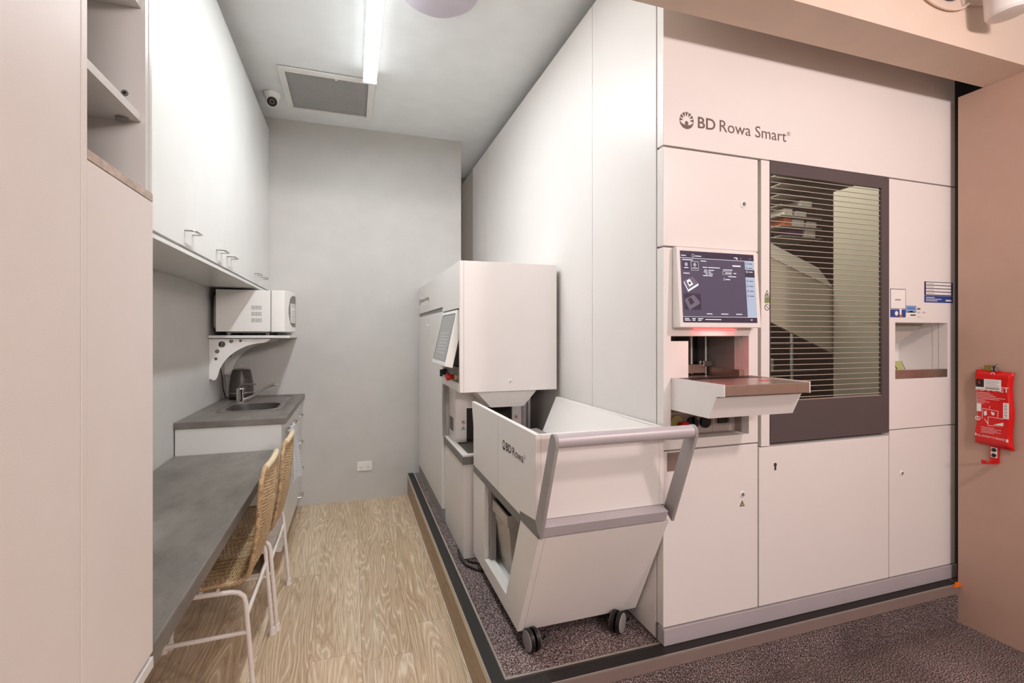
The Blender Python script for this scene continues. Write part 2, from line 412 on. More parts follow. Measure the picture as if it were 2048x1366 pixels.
class Flat(MB):
    """flat artwork on a wall plane; (u,v) measured on the face"""
    def __init__(s, face, o, tilt=0): super().__init__(); s.f = face; s.o = o; s.t = tilt; s.lay = 0
    def p(s, u, v):
        x, y, z = s.o; e = .0004*s.lay + s.t*v
        return (x+u, y-e, z+v) if s.f == '-Y' else (x-e, y-u, z+v)
    def rect(s, u, v, du, dv, mi=0, lay=None):
        s.mi = mi
        if lay is not None: s.lay = lay
        s.quad(s.p(u, v), s.p(u+du, v), s.p(u+du, v+dv), s.p(u, v+dv)); return s
    def poly(s, pts, mi=0):
        s.mi = mi; s.face([s.bm.verts.new(s.p(*q)) for q in pts]); return s
    def disc(s, u, v, r, mi=0, n=20, ri=0, a0=0, a1=2*PI):
        s.mi = mi
        if ri == 0 and a1-a0 > 6.2: s.face([s.bm.verts.new(s.p(u+r*math.cos(2*PI*k/n), v+r*math.sin(2*PI*k/n))) for k in range(n)])
        else:
            for k in range(n):
                b0, b1 = a0+(a1-a0)*k/n, a0+(a1-a0)*(k+1)/n
                s.quad(*[s.p(u+q*math.cos(b), v+q*math.sin(b)) for q, b in ((ri, b0), (r, b0), (r, b1), (ri, b1))])
        return s

def emblem(name, m, parent, face, cx, cy, cz, r, squeeze=1.0):
    """round badge: a ring of wedges like sun rays above, a crescent and a dot below"""
    f = Flat(face, (cx, cy, cz)); q = squeeze
    n = 7
    for k in range(n):
        a = math.radians(4 + (172.0/(n-1))*k); h = math.radians(11.8)
        tip = .46*r
        f.poly([(r*math.cos(a-h)*q, r*math.sin(a-h)), (r*math.cos(a)*q, r*math.sin(a)), (r*math.cos(a+h)*q, r*math.sin(a+h)), (tip*math.cos(a)*q, tip*math.sin(a))])
    K = 14
    for k in range(K):
        a0 = math.radians(192+156*k/K); a1 = math.radians(192+156*(k+1)/K)
        w0 = .9-.38*math.sin(PI*k/K); w1 = .9-.38*math.sin(PI*(k+1)/K)
        f.poly([(r*math.cos(a0)*q, r*math.sin(a0)), (r*math.cos(a1)*q, r*math.sin(a1)), (w1*r*math.cos(a1)*q, w1*r*math.sin(a1)), (w0*r*math.cos(a0)*q, w0*r*math.sin(a0))])
    f.poly([(.24*r*math.cos(t)*q, -.3*r+.24*r*math.sin(t)) for t in [2*PI*i/16 for i in range(16)]])
    return f.build(name, m, parent, smooth=False)

def arc(cx, cy, r, a0, a1, n=8):
    return [(cx+r*math.cos(math.radians(a0+(a1-a0)*i/n)), cy+r*math.sin(math.radians(a0+(a1-a0)*i/n))) for i in range(n+1)]

# ================================================================== THE SETTING
CZ = 3.088; YB = 4.22; XW = -.915; RX = 1.13; FY = 1.575; PZ = .185
def struct(o): return tag(o, kind='structure')
struct(box('floor', 'wood', None, -.93, .45, -7.5, YB, -.05, 0))
struct(box('floor', 'carpet', None, .45, 5.0, -7.5, 1.5319, -.05, 0))
struct(box('ceiling', 'ceiling', None, -1.0, 3.6, 1.435, 5.3, CZ, CZ+.1))
struct(box('ceiling', 'ceiling', None, -4.0, 5.0, -7.5, 1.261, 3.4, 3.5))  # unseen shop ceiling, added to darken the robot fascia behind the bulkhead
struct(box('wall_left', 'wall', None, XW-.1, XW, -.6, YB+.1, 0, CZ))
struct(box('wall_back', 'wall', None, XW, .919, YB, YB+.1, 0, CZ))
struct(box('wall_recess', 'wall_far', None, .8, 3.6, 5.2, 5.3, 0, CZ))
struct(box('wall_right', 'wall_warm', None, 2.761, 2.90, -7.5, 1.533, 0, 2.515))
struct(box('wall_bulkhead', 'beam', None, -1.0, 3.6, 1.262, 1.435, 2.515, 3.5))
struct(box('wall_leak_block', 'darkvoid', None, 3.45, 3.55, 1.53, 5.2, 0, CZ))  # unseen dark wall, added to stop light leaks and blacken the gap
# plinth: carpeted platform with an oak riser beside the corridor and a carpet riser in front
pl = struct(box('floor_platform', 'carpet', None, .462, 3.4, 1.532, 5.2, 0, PZ-.002))
box('oak_riser', 'wood_riser', pl, .452, .4619, 1.532, YB-.001, 0, PZ-.004)
def nosing(name, pts_outer, horizontal):
    pass
t1 = struct(MB().box(.449, .4535, 1.527, YB-.001, PZ-.028, PZ+.001).build('trim_1', 'alu_trim'))
box('inner_edge', 'alu_trim', t1, .501, .509, 1.592, YB-.001, PZ-.003, PZ+.003)
g = MB().box(.4535, .501, 1.532, YB-.001, PZ-.003, PZ+.0015)
for i in range(6): g.box(.458+i*.007, .461+i*.007, 1.54+(i*.007), YB-.001, PZ+.0015, PZ+.0026)
g.build('rubber_insert', 'rubber', t1)
t2 = struct(MB().box(.4535, 2.758, 1.5265, 1.531, PZ-.045, PZ+.001).build('trim_2', 'alu_trim'))
box('lower_lip', 'lip', t2, .4535, 2.758, 1.525, 1.5265, PZ-.045, PZ-.004)
box('inner_edge', 'alu_trim', t2, .509, RX-.003, 1.592, 1.600, PZ-.003, PZ+.003)
g = MB().box(.5, 2.758, 1.531, 1.592, PZ-.003, PZ+.0012)
for i in range(6): g.box(.5, 2.758, 1.538+i*.008, 1.541+i*.008, PZ+.0012, PZ+.0022)
g.build('rubber_insert', 'rubber', t2)

# ================================================================== CEILING THINGS
t = thing('linear_light', (.11, 2.4, CZ), 'long white linear batten light glowing on the corridor ceiling', 'ceiling light')
df = box('diffuser', 'lit_side', t, .070, .150, 1.60, 3.258, 3.005, 3.06, .002)
box('lens_strip', 'lit', df, .073, .147, 1.602, 3.256, 3.003, 3.0045)
box('housing', 'white', t, .074, .146, 1.60, 3.262, 3.06, CZ)
box('end_cap', 'white', t, .068, .152, 3.258, 3.263, 3.001, 3.062)

t = thing('ceiling_vent', (-.155, 3.68, CZ), 'square return air grille with grey perforated face flush in the ceiling', 'vent')
gx0, gx1, gy0, gy1 = -.455, .148, 3.375, 3.985
MB().plate('z', CZ-.012, CZ-.004, gx0, gx1, gy0, gy1, [(gx0+.036, gx1-.036, gy0+.036, gy1-.036)]).build('frame', 'white', t, .002)
MB().plate('z', CZ-.018, CZ-.0125, gx0+.031, gx1-.031, gy0+.031, gy1-.031, [(gx0+.042, gx1-.042, gy0+.042, gy1-.042)]).build('inner_frame', 'white', t)
g = MB()
ix0, ix1, iy0, iy1 = gx0+.042, gx1-.042, gy0+.042, gy1-.042
n = 46
for i in range(n):
    y = iy0+(iy1-iy0)*(i+.5)/n; g.box(ix0, ix1, y-.0032, y+.0032, CZ-.0085, CZ-.0055)
for i in range(34):
    x = ix0+(ix1-ix0)*(i+.5)/34; g.box(x-.0022, x+.0022, iy0, iy1, CZ-.0075, CZ-.0045)
g.build('eggcrate_face', 'mesh', t, smooth=False)
box('duct_back', 'darkvoid', t, ix0, ix1, iy0, iy1, CZ-.002, CZ-.0004)
MB().cyl((-.10, iy0+.012, CZ-.011), (-.10, iy0+.012, CZ-.018), .009).build('catch', 'white', t)

t = thing('ceiling_diffuser', (.42, 2.30, CZ), 'round white air diffuser on the ceiling right of the linear light', 'vent')
MB().lathe([(.195, 0), (.195, -.010), (.17, -.026), (.135, -.03), (.135, 0)], (.412, 2.395, CZ)).build('outer_ring', 'mauve', t)
MB().lathe([(.120, -.034), (.142, -.044), (.142, -.048), (.130, -.054), (.0, -.058)], (.412, 2.395, CZ)).build('centre_disc', 'mauve', t)
MB().cyl((.412, 2.395, CZ-.001), (.412, 2.395, CZ-.034), .03).build('stem', 'white', t)

t = thing('security_camera', (-.535, 3.80, CZ), 'white turret security camera with black lens beside the ceiling grille', 'camera')
MB().lathe([(.056, 0), (.058, -.006), (.052, -.03), (.046, -.045), (.02, -.05)], (-.54, 3.80, CZ)).build('base', 'white', t)
d = Vector((.12, -.75, -.62)).normalized(); c0 = Vector((-.54, 3.80, CZ-.047))
g = MB(); P = [c0-d*.03, c0-d*.02, c0, c0+d*.026, c0+d*.034]
g.tube(P, .04, 24, rs=[.02, .036, .043, .041, .037]); g.build('eyeball', 'white', t)
MB().cyl(c0+d*.0335, c0+d*.036, .033).build('lens', 'lens', t)
MB().tube([c0+d*.0365+Vector((.014*math.cos(a), 0, 0))+d.cross(Vector((1, 0, 0))).normalized()*.014*math.sin(a) for a in [2*PI*i/16 for i in range(16)]], .002, 6, closed=True).build('lens_ring', 'grey', t)

# ================================================================== LEFT: TALL OPEN UNIT AND END PANEL
TX = -.392
t = thing('tall_shelf_unit', (-.65, 1.05, .72), 'tall off-white laminate unit with open shelves above, standing on the grey desk', 'cabinet')
MB().box(TX-.016, TX, .925, 1.187, .722, 1.652).build('lower_panel', 'laminate_matt', t, .0012)
MB().box(TX-.0075, TX+.0012, .925, 1.187, .690, .712).build('bottom_lip', 'laminate', t, .001)
MB().box(XW+.003, TX, .908, .925, .722, 3.0).build('near_stile', 'laminate_matt', t, .001)
MB().box(XW+.003, TX-.0172, 1.151, 1.166, .722, 3.0).box(TX-.0172, TX-.001, 1.151, 1.166, 1.670, 3.0).build('far_side', 'laminate', t)
MB().box(XW+.003, TX-.0172, 1.1675, 1.181, .722, 3.0).box(TX-.0172, TX, 1.1675, 1.181, 1.670, 3.0).build('cover_panel', 'laminate', t)
MB().box(XW+.003, XW+.010, .926, 1.150, .722, 3.0).build('back_panel', 'inner', t)
MB().box(XW+.011, TX-.017, .926, 1.150, 1.62, 1.635).build('floor_board', 'inner', t)
MB().box(TX-.017, TX, .926, 1.187, 1.6535, 1.6695).build('raw_edge_strip', 'chipboard', t, .0008)
s_ = MB().box(XW+.011, TX-.008, .926, 1.1505, 1.803, 1.819).build('shelf', 'laminate', t, .0006)
MB().cyl((-.427, 1.138, 1.8025), (-.427, 1.138, 1.799), .011).build('shelf_pin_cap', 'grey', s_)
s_ = MB().box(XW+.011, TX-.008, .926, 1.1505, 2.030, 2.046).build('shelf', 'laminate', t, .0006)
MB().cyl((-.427, 1.1508, 1.857), (-.427, 1.1485, 1.857), .006).build('screw', 'greydark', t)
MB().cyl((-.427, 1.1488, 1.857), (-.427, 1.1480, 1.857), .003).build('screw_recess', 'black', t)
t = thing('tall_end_panel', (-.40, .45, 0), 'wide plain off-white laminate panel closest to the camera, left of the open shelves', 'panel')
MB().box(TX-.0075, TX-.0006, -.30, .9068, 0, 3.0).build('face', 'laminate_matt', t, .0012)

# ================================================================== UPPER CABINETS
def bow_handle(parent, x, y0, y1, z, out=.034, drop=0):
    g = MB(); pts = [(x, y0, z), (x+out*.8, y0+.004, z), (x+out, y0+.014, z), (x+out, y1-.014, z), (x+out*.8, y1-.004, z), (x, y1, z)]
    g.tube(pts, .0062, 8, flat=.55); return g.build('handle', 'chrome_sat', parent)
def wall_cabinet(y0, y1, label, doors):
    t = thing('wall_cabinet', ((XW-.62)/2, (y0+y1)/2, 1.695), label, 'cabinet', 'white wall cabinets above the desk and bench')
    box('carcass', 'laminate_matt', t, XW+.002, -.640, y0+.0004, y1-.0004, 1.712, 2.992)
    box('bottom_board', 'laminate', t, XW+.002, -.620, y0+.0002, y1-.0002, 1.696, 1.7115, .0008)
    for (a, b, h) in doors:
        d = box('door', 'laminate', t, -.6385, -.620, a+.0012, b-.0012, 1.7215, 2.990, .0012)
        if h: bow_handle(d, -.6205, h[0], h[1], 1.785)
    return t
wall_cabinet(1.80, 2.3195, 'white wall cabinet with one handle, nearest the tall unit on the left', [(1.80, 2.32, (2.195, 2.295))])
wall_cabinet(2.3205, 3.2995, 'white two-door wall cabinet in the middle of the left row', [(2.32, 2.81, (2.66, 2.757)), (2.81, 3.30, (2.866, 2.962))])
wall_cabinet(3.3005, 4.216, 'white two-door wall cabinet above the microwave, against the back wall', [(3.30, 3.79, (3.62, 3.735)), (3.79, 4.216, (3.845, 3.965))])

# ================================================================== SHELF, BRACKETS, MICROWAVE
t = thing('wall_shelf', (-.66, 3.96, 1.352), 'white board shelf on bracket supports carrying the microwave', 'shelf')
box('board', 'laminate', t, XW+.002, -.416, 3.71, YB-.004, 1.352, 1.3705, .001)
def bracket(y, label):
    o = MB(); th = .004
    # profile in (x,z): wall leg down, arm out, concave inner curve
    xw, zt = -.901, 1.351
    outer = [(xw, 1.085), (xw, zt-.012), (xw+.012, zt), (-.545, zt), (-.541, zt-.010)]
    inner = [(-.552, zt-.018)]
    cx, cz = -.545, 1.02
    pts_in = []
    for i in range(15):
        a = math.radians(92+80*i/14)
        pts_in.append((cx-.02+.30*math.cos(a)*1.0, cz+.04+.26*math.sin(a)))
    tail = [(xw+.036, 1.09), (xw+.028, 1.072), (xw+.012, 1.066), (xw+.004, 1.07)]
    prof = outer + inner + pts_in + tail
    holes = [(-.838, 1.310, .021), (-.782, 1.330, .0125), (-.726, 1.334, .0095), (-.866, 1.262, .014), (-.874, 1.212, .0105)]
    # triangulated face with holes through a temporary curve
    cu = bpy.data.curves.new('c', 'CURVE'); cu.dimensions = '2D'; cu.fill_mode = 'BOTH'; cu.extrude = th/2
    def spl(ps):
        s = cu.splines.new('POLY'); s.points.add(len(ps)-1); s.use_cyclic_u = True
        for q, p_ in zip(s.points, ps): q.co = (p_[0], p_[1], 0, 1)
    spl(prof)
    for (hx, hz, r) in holes: spl([(hx+r*math.cos(2*PI*k/20), hz+r*math.sin(2*PI*k/20)) for k in range(20)])
    co = bpy.data.objects.new('c', cu); C.objects.link(co)
    dg = bpy.context.evaluated_depsgraph_get(); dg.update()
    me = bpy.data.meshes.new_from_object(co.evaluated_get(dg)); bpy.data.objects.remove(co); bpy.data.curves.remove(cu)
    t = thing('shelf_bracket', (-.9, y, 1.066), label, 'bracket', 'perforated brackets under the microwave shelf')
    for v in me.vertices: v.co = Vector((v.co.x, y+v.co.z, v.co.y)) - t.location
    me.materials.clear(); me.materials.append(M['white'])
    b = bpy.data.objects.new('plate', me); C.objects.link(b); b.parent = t
    box('wall_flange', 'white', t, XW+.001, -.9005, y-.002, y+.022, 1.075, 1.345)
    box('top_flange', 'white', t, xw+.012, -.545, y-.002, y+.022, 1.3465, 1.3512)
    return t
bracket(3.735, 'white perforated curved bracket at the near end of the microwave shelf')
bracket(4.15, 'white perforated curved bracket behind the kettle, at the far end of the microwave shelf')

t = thing('microwave', (-.66, 3.95, 1.371), 'white microwave oven with a paper notice on its door, on the wall shelf', 'microwave')
my0, my1 = 3.71, 4.18
MB().box(-.870, -.535, my0, my1, 1.396, 1.682).build('body', 'white', t, .004)
MB().prism([(3.745, 1.43), (3.745, 1.62), (3.76, 1.645), (4.14, 1.645), (4.14, 1.42), (3.76, 1.415)], 'x', -.892, -.8705).build('rear_cover', 'grey', t, .006)
# front moulding bulges outward
g = MB(); K = 14
fr = lambda k: (my0 + (my1-my0)*k/K, -.405 - .045*((2*k/K-1)**2) - (.05 if k in (0,) else 0)*0)
ring0 = [(fr(k)) for k in range(K+1)]
prof = [(-.534, my0)] + [(x, y) for y, x in ring0] + [(-.534, my1)]
g.prism(prof, 'z', 1.393, 1.684); door = g.build('front_moulding', 'white', t, .006)
box('seam', 'greydark', t, -.5352, -.5338, my0-.0006, my0+.01, 1.396, 1.682)
# window and control panel follow the bulge
def fx(y): u = (y-my0)/(my1-my0); return -.405 - .045*((2*u-1)**2)
g = MB(); ys = [3.775+.265*i/10 for i in range(11)]
def zspan(u):  # rounded window outline
    e = 1-abs(2*u-1)**3.2; return .02+.095*e**.5
for i in range(10):
    a, b = ys[i], ys[i+1]; za, zb = zspan(i/10), zspan((i+1)/10); zc = 1.545
    g.hexa([(fx(a)-.004, a, zc-za), (fx(b)-.004, b, zc-zb), (fx(b)+.0016, b, zc-zb), (fx(a)+.0016, a, zc-za)],
           [(fx(a)-.004, a, zc+za), (fx(b)-.004, b, zc+zb), (fx(b)+.0016, b, zc+zb), (fx(a)+.0016, a, zc+za)])
wd = g.build('door_window', 'greydark', door)
g = MB(); ys = [3.80+.14*i/6 for i in range(7)]
for i in range(6):
    a, b = ys[i], ys[i+1]
    g.quad((fx(a)+.0025, a, 1.46), (fx(b)+.0025, b, 1.46), (fx(b)+.0025, b, 1.60), (fx(a)+.0025, a, 1.60))
g.build('paper_notice', 'paper', door)
g = MB()
for j in range(9):
    z = 1.588-.0145*j; 
    if j in (2,): continue
    a, b = (3.812, 3.93) if j % 2 == 0 else (3.825, 3.912)
    for i in range(4):
        u0, u1 = a+(b-a)*i/4, a+(b-a)*(i+1)/4
        g.quad((fx(u0)+.003, u0, z), (fx(u1)+.003, u1, z), (fx(u1)+.003, u1, z+.004), (fx(u0)+.003, u0, z+.004))
g.build('notice_text', 'ink_light', door, smooth=False)
g = MB()
for (a, b, z0, z1) in [(4.07, 4.14, 1.60, 1.635)] + [(4.08, 4.13, 1.58-.022*k, 1.586-.022*k) for k in range(7)] + [(4.085, 4.12, 1.42, 1.43)]:
    g.quad((fx(a)+.0016, a, z0), (fx(b)+.0016, b, z0), (fx(b)+.0016, b, z1), (fx(a)+.0016, a, z1))
g.build('display_and_buttons', 'ink', door, smooth=False)
g = MB()
for r in range(3):
    for k in range(7):
        x = -.653+.0093*k; z = 1.460+.0435*r; g.box(x, x+.0036, my0-.0006, my0+.004, z, z+.028)
g.build('vent_slots', 'greydark', t, smooth=False)
for (x, y) in ((-.80, 3.75), (-.56, 3.75), (-.80, 4.14), (-.56, 4.14)):
    MB().cyl((x, y, 1.371), (x, y, 1.3965), .012, r1=.015).build('foot', 'greydark', t)
box('underside_tray', 'grey', t, -.80, -.55, 3.74, 4.14, 1.388, 1.3955)

# ================================================================== BENCH WITH SINK
BX = -.385
t = thing('benchtop', (-.64, 3.63, .863), 'grey stone-look kitchen benchtop with square edge holding the sink', 'benchtop')
MB().plate('z', .863, .9, XW+.001, -.360, 3.05, YB-.001, [(-.775, -.445, 3.375, 3.76)]).build('slab', 'stone', t, .003)
# cabinets
def panel_unit(name, y0, y1, label, parts):
    t = thing(name, (-.62, (y0+y1)/2, .03), label, 'cabinet', 'base cabinets under the bench')
    g = MB(); g.box(XW+.012, -.404, y0+.0005, y0+.016, .13, .862); g.box(XW+.012, -.404, y1-.016, y1-.0005, .13, .862)
    g.box(XW+.012, -.404, y0+.016, y1-.016, .13, .146); g.box(XW+.012, XW+.02, y0+.016, y1-.016, .146, .862)
    g.build('carcass', 'laminate_matt', t)
    box('kickboard', 'wood_riser', t, -.47, -.455, y0+.0005, y1-.0005, 0, .13)
    for (a, b, z0, z1, h, nm) in parts:
        d = box(nm, 'laminate', t, -.403, BX, a+.0012, b-.0012, z0, z1, .0012)
        if h: lower_handle(d, h[0], h[1], h[2])
    return t
def lower_handle(p, y0, y1, z):
    x = BX-.0005; g = MB()
    g.tube([(x, y0, z), (x+.028, y0, z), (x+.028, y0, z)], .005, 8, flat=.6)
    g = MB(); g.tube([(x, y0, z), (x+.022, y0+.002, z), (x+.028, y0+.010, z), (x+.028, y1-.010, z), (x+.022, y1-.002, z), (x, y1, z)], .0058, 8, flat=.55)
    return g.build('handle', 'chrome_sat', p)
panel_unit('base_cabinet', 3.07, 3.42, 'white base cabinet at the near end of the bench, tea towel on its handle', [(3.07, 3.42, .13, .858, (3.25, 3.36, .785), 'door')])
panel_unit('base_cabinet', 3.42, 3.80, 'white base cabinet with one door, between the towel and the drawers', [(3.42, 3.80, .13, .858, (3.52, 3.64, .785), 'door')])
panel_unit('drawer_cabinet', 3.80, YB-.002, 'white four-drawer base cabinet in the far corner of the bench',
           [(3.80, YB-.002, .13+.182*k, .13+.182*(k+1)-.003, (3.95, 4.06, .155+.202*k), 'drawer') for k in range(4)])
MB().box(XW+.006, BX, 3.056, 3.0695, .13, .862).build('end_panel', 'laminate', [o for o in C.objects if o.name.startswith('base_cabinet')][0], .001)

t = thing('sink', (-.61, 3.72, .9), 'dark inset kitchen sink with ribbed drainer in the grey benchtop', 'sink')
def rr(x0, x1, y0, y1, r, n=5):
    P = []
    for cx, cy, a in ((x1-r, y0+r, -90), (x1-r, y1-r, 0), (x0+r, y1-r, 90), (x0+r, y0+r, 180)): P += arc(cx, cy, r, a, a+90, n)
    return P
bm = MB()
outl = rr(-.79, -.430, 3.362, 4.085, .02); bowl = rr(-.76, -.462, 3.385, 3.72, .09)
# rim top with bowl opening: bridge matching loops
vo = [bm.bm.verts.new((x, y, .9035)) for x, y in outl]; vi = [bm.bm.verts.new((x, y, .9035)) for x, y in bowl]
vo0 = [bm.bm.verts.new((x, y, .9003)) for x, y in outl]
n = len(outl)
for i in range(n):
    bm.face([vo[i], vo[(i+1) % n], vi[(i+1) % n], vi[i]]); bm.face([vo0[i], vo0[(i+1) % n], vo[(i+1) % n], vo[i]])
bm.build('rim_and_drainer', 'sinkrim', t)
bm = MB(); prev = None
for k, (ins, z) in enumerate(((0, .9038), (.006, .893), (.014, .78), (.04, .745))):
    L = [bm.bm.verts.new((x, y, z)) for x, y in rr(-.76+ins, -.462-ins, 3.385+ins, 3.72-ins, .09-ins*.6)]
    if prev:
        for i in range(n): bm.face([prev[i], prev[(i+1) % n], L[(i+1) % n], L[i]])
    prev = L
bm.face(prev); bm.build('bowl', 'sink', t)
g = MB()
for k in range(9): g.tube([(-.72+.03*k, 3.765, .9045), (-.72+.03*k, 4.00+.0*k, .9045)], .0035, 8)
g.tube([(x, y, .905) for x, y in rr(-.775, -.442, 3.745, 4.07, .05)], .003, 6, closed=True)
g.build('drainer_ribs', 'sinkrim', t)
g = MB(); g.tube([(x, y, .905) for x, y in rr(-.789, -.431, 3.363, 4.084, .02)], .0022, 6, closed=True); g.build('steel_rim', 'chrome_sat', t)

t = thing('mixer_tap', (-.735, 3.775, .904), 'chrome mixer tap with long angled spout over the sink', 'tap')
MB().lathe([(.030, 0), (.030, .006), (.024, .012), (.0235, .088), (.026, .094), (.024, .102)], (-.735, 3.775, .904)).build('body', 'chrome', t)
MB().tube([(-.738, 3.775, 1.003), (-.725, 3.772, 1.022), (-.69, 3.768, 1.030), (-.65, 3.764, 1.031), (-.635, 3.762, 1.031)], .02, 12, flat=.5, rs=[.026, .026, .017, .011, .008]).build('lever', 'chrome', t)
MB().tube([(-.718, 3.770, .920), (-.66, 3.765, .945), (-.58, 3.76, 1.0), (-.545, 3.757, 1.018), (-.515, 3.755, 1.026), (-.500, 3.754, 1.022)], .0095, 12, rs=[.012, .0105, .0095, .0095, .0095, .0095]).build('spout', 'chrome', t)
MB().cyl((-.512, 3.755, 1.02), (-.515, 3.755, 1.004), .0105).build('aerator', 'chrome', t)

t = thing('kettle', (-.775, 4.02, .901), 'charcoal electric kettle with steel lid knob on the benchtop under the shelf', 'kettle')
kc = (-.775, 4.02, .901)
MB().lathe([(.078, .0), (.080, .004), (.080, .018), (.074, .022)], kc).build('base', 'black', t)
MB().lathe([(.074, .0225), (.079, .03), (.0795, .048), (.0775, .10), (.070, .16), (.062, .205), (.058, .214), (.05, .216)], kc).build('body', 'kettle', t)
MB().lathe([(.0800, .046), (.0806, .0475), (.0806, .0515), (.0798, .053)], kc).build('steel_band', 'chrome_sat', t)
MB().lathe([(.054, .2165), (.055, .219), (.052, .224), (.03, .227), (0.004, .228)], kc).build('lid', 'chrome_sat', t)
MB().cyl((kc[0], kc[1]-.006, 1.142), (kc[0], kc[1]+.006, 1.142), .0135).build('lid_knob', 'chrome_sat', t)
MB().hexa([(-.745, 3.955, 1.055), (-.725, 3.965, 1.055), (-.725, 3.97, 1.06), (-.745, 3.97, 1.06)], [(-.752, 3.945, 1.112), (-.712, 3.953, 1.112), (-.715, 3.985, 1.114), (-.75, 3.98, 1.114)]).build('spout', 'kettle', t, .002)
MB().tube([(-.790, 4.078, 1.10), (-.797, 4.108, 1.105), (-.802, 4.126, 1.08), (-.802, 4.126, 1.0), (-.799, 4.114, .955), (-.795, 4.094, .945)], .011, 10, flat=.7).build('handle', 'black', t)
MB().tube([(-.895, 4.10, .905), (-.904, 4.06, .98), (-.902, 4.03, 1.06), (-.906, 3.99, 1.14), (-.900, 3.98, 1.2), (-.905, 3.97, 1.28), (-.904, 3.97, 1.35)], .0035, 8).build('power_cord', 'black', t)

# tea towel
g = MB(); NY, NZ = 14, 22; V = []
for i in range(NZ+1):
    row = []
    for j in range(NY+1):
        u = j/NY; v = i/NZ
        wd_ = .09+.05*v; y = 3.31 + (u-.5)*2*wd_*.95
        z = .790 - .30*v - .018*u*v
        x = -.346 + .008*math.sin(u*9+v*1.5)*(.4+v) + .040*v*v*u + .012*math.sin(v*2.4)
        row.append((x, y, z))
    V.append(row)
def sheet(g, V, th, axis=0):
    R, Cc = len(V), len(V[0])
    A = [[g.bm.verts.new(p) for p in r] for r in V]; B = [[g.bm.verts.new((p[0]-th, p[1], p[2])) for p in r] for r in V]
    for i in range(R-1):
        for j in range(Cc-1):
            g.face([A[i][j], A[i][j+1], A[i+1][j+1], A[i+1][j]]); g.face([B[i][j], B[i+1][j], B[i+1][j+1], B[i][j+1]])
    for i in range(R-1): g.face([A[i][0], A[i+1][0], B[i+1][0], B[i][0]]); g.face([A[i][-1], B[i][-1], B[i+1][-1], A[i+1][-1]])
    for j in range(Cc-1): g.face([A[0][j], B[0][j], B[0][j+1], A[0][j+1]]); g.face([A[-1][j], A[-1][j+1], B[-1][j+1], B[-1][j]])
sheet(g, V, .006)
g.tube([(-.357+.004*math.sin(j), 3.23+.16*j/8, .794) for j in range(9)], .009, 8)
tag(g.build('tea_towel', 'towel'), 'grey and white striped tea towel hanging over the near cabinet handle', 'towel')

# ================================================================== DESK
t = thing('desk_top', (-.65, 2.1, .675), 'long grey stone-look desk top fixed along the left wall', 'desk')
MB().box(XW+.001, -.400, -.30, 3.054, .672, .720).build('slab', 'stone', t, .006, segs=3)
box('wall_batten', 'laminate', t, XW+.002, XW+.03, 1.0, 3.05, .62, .671)

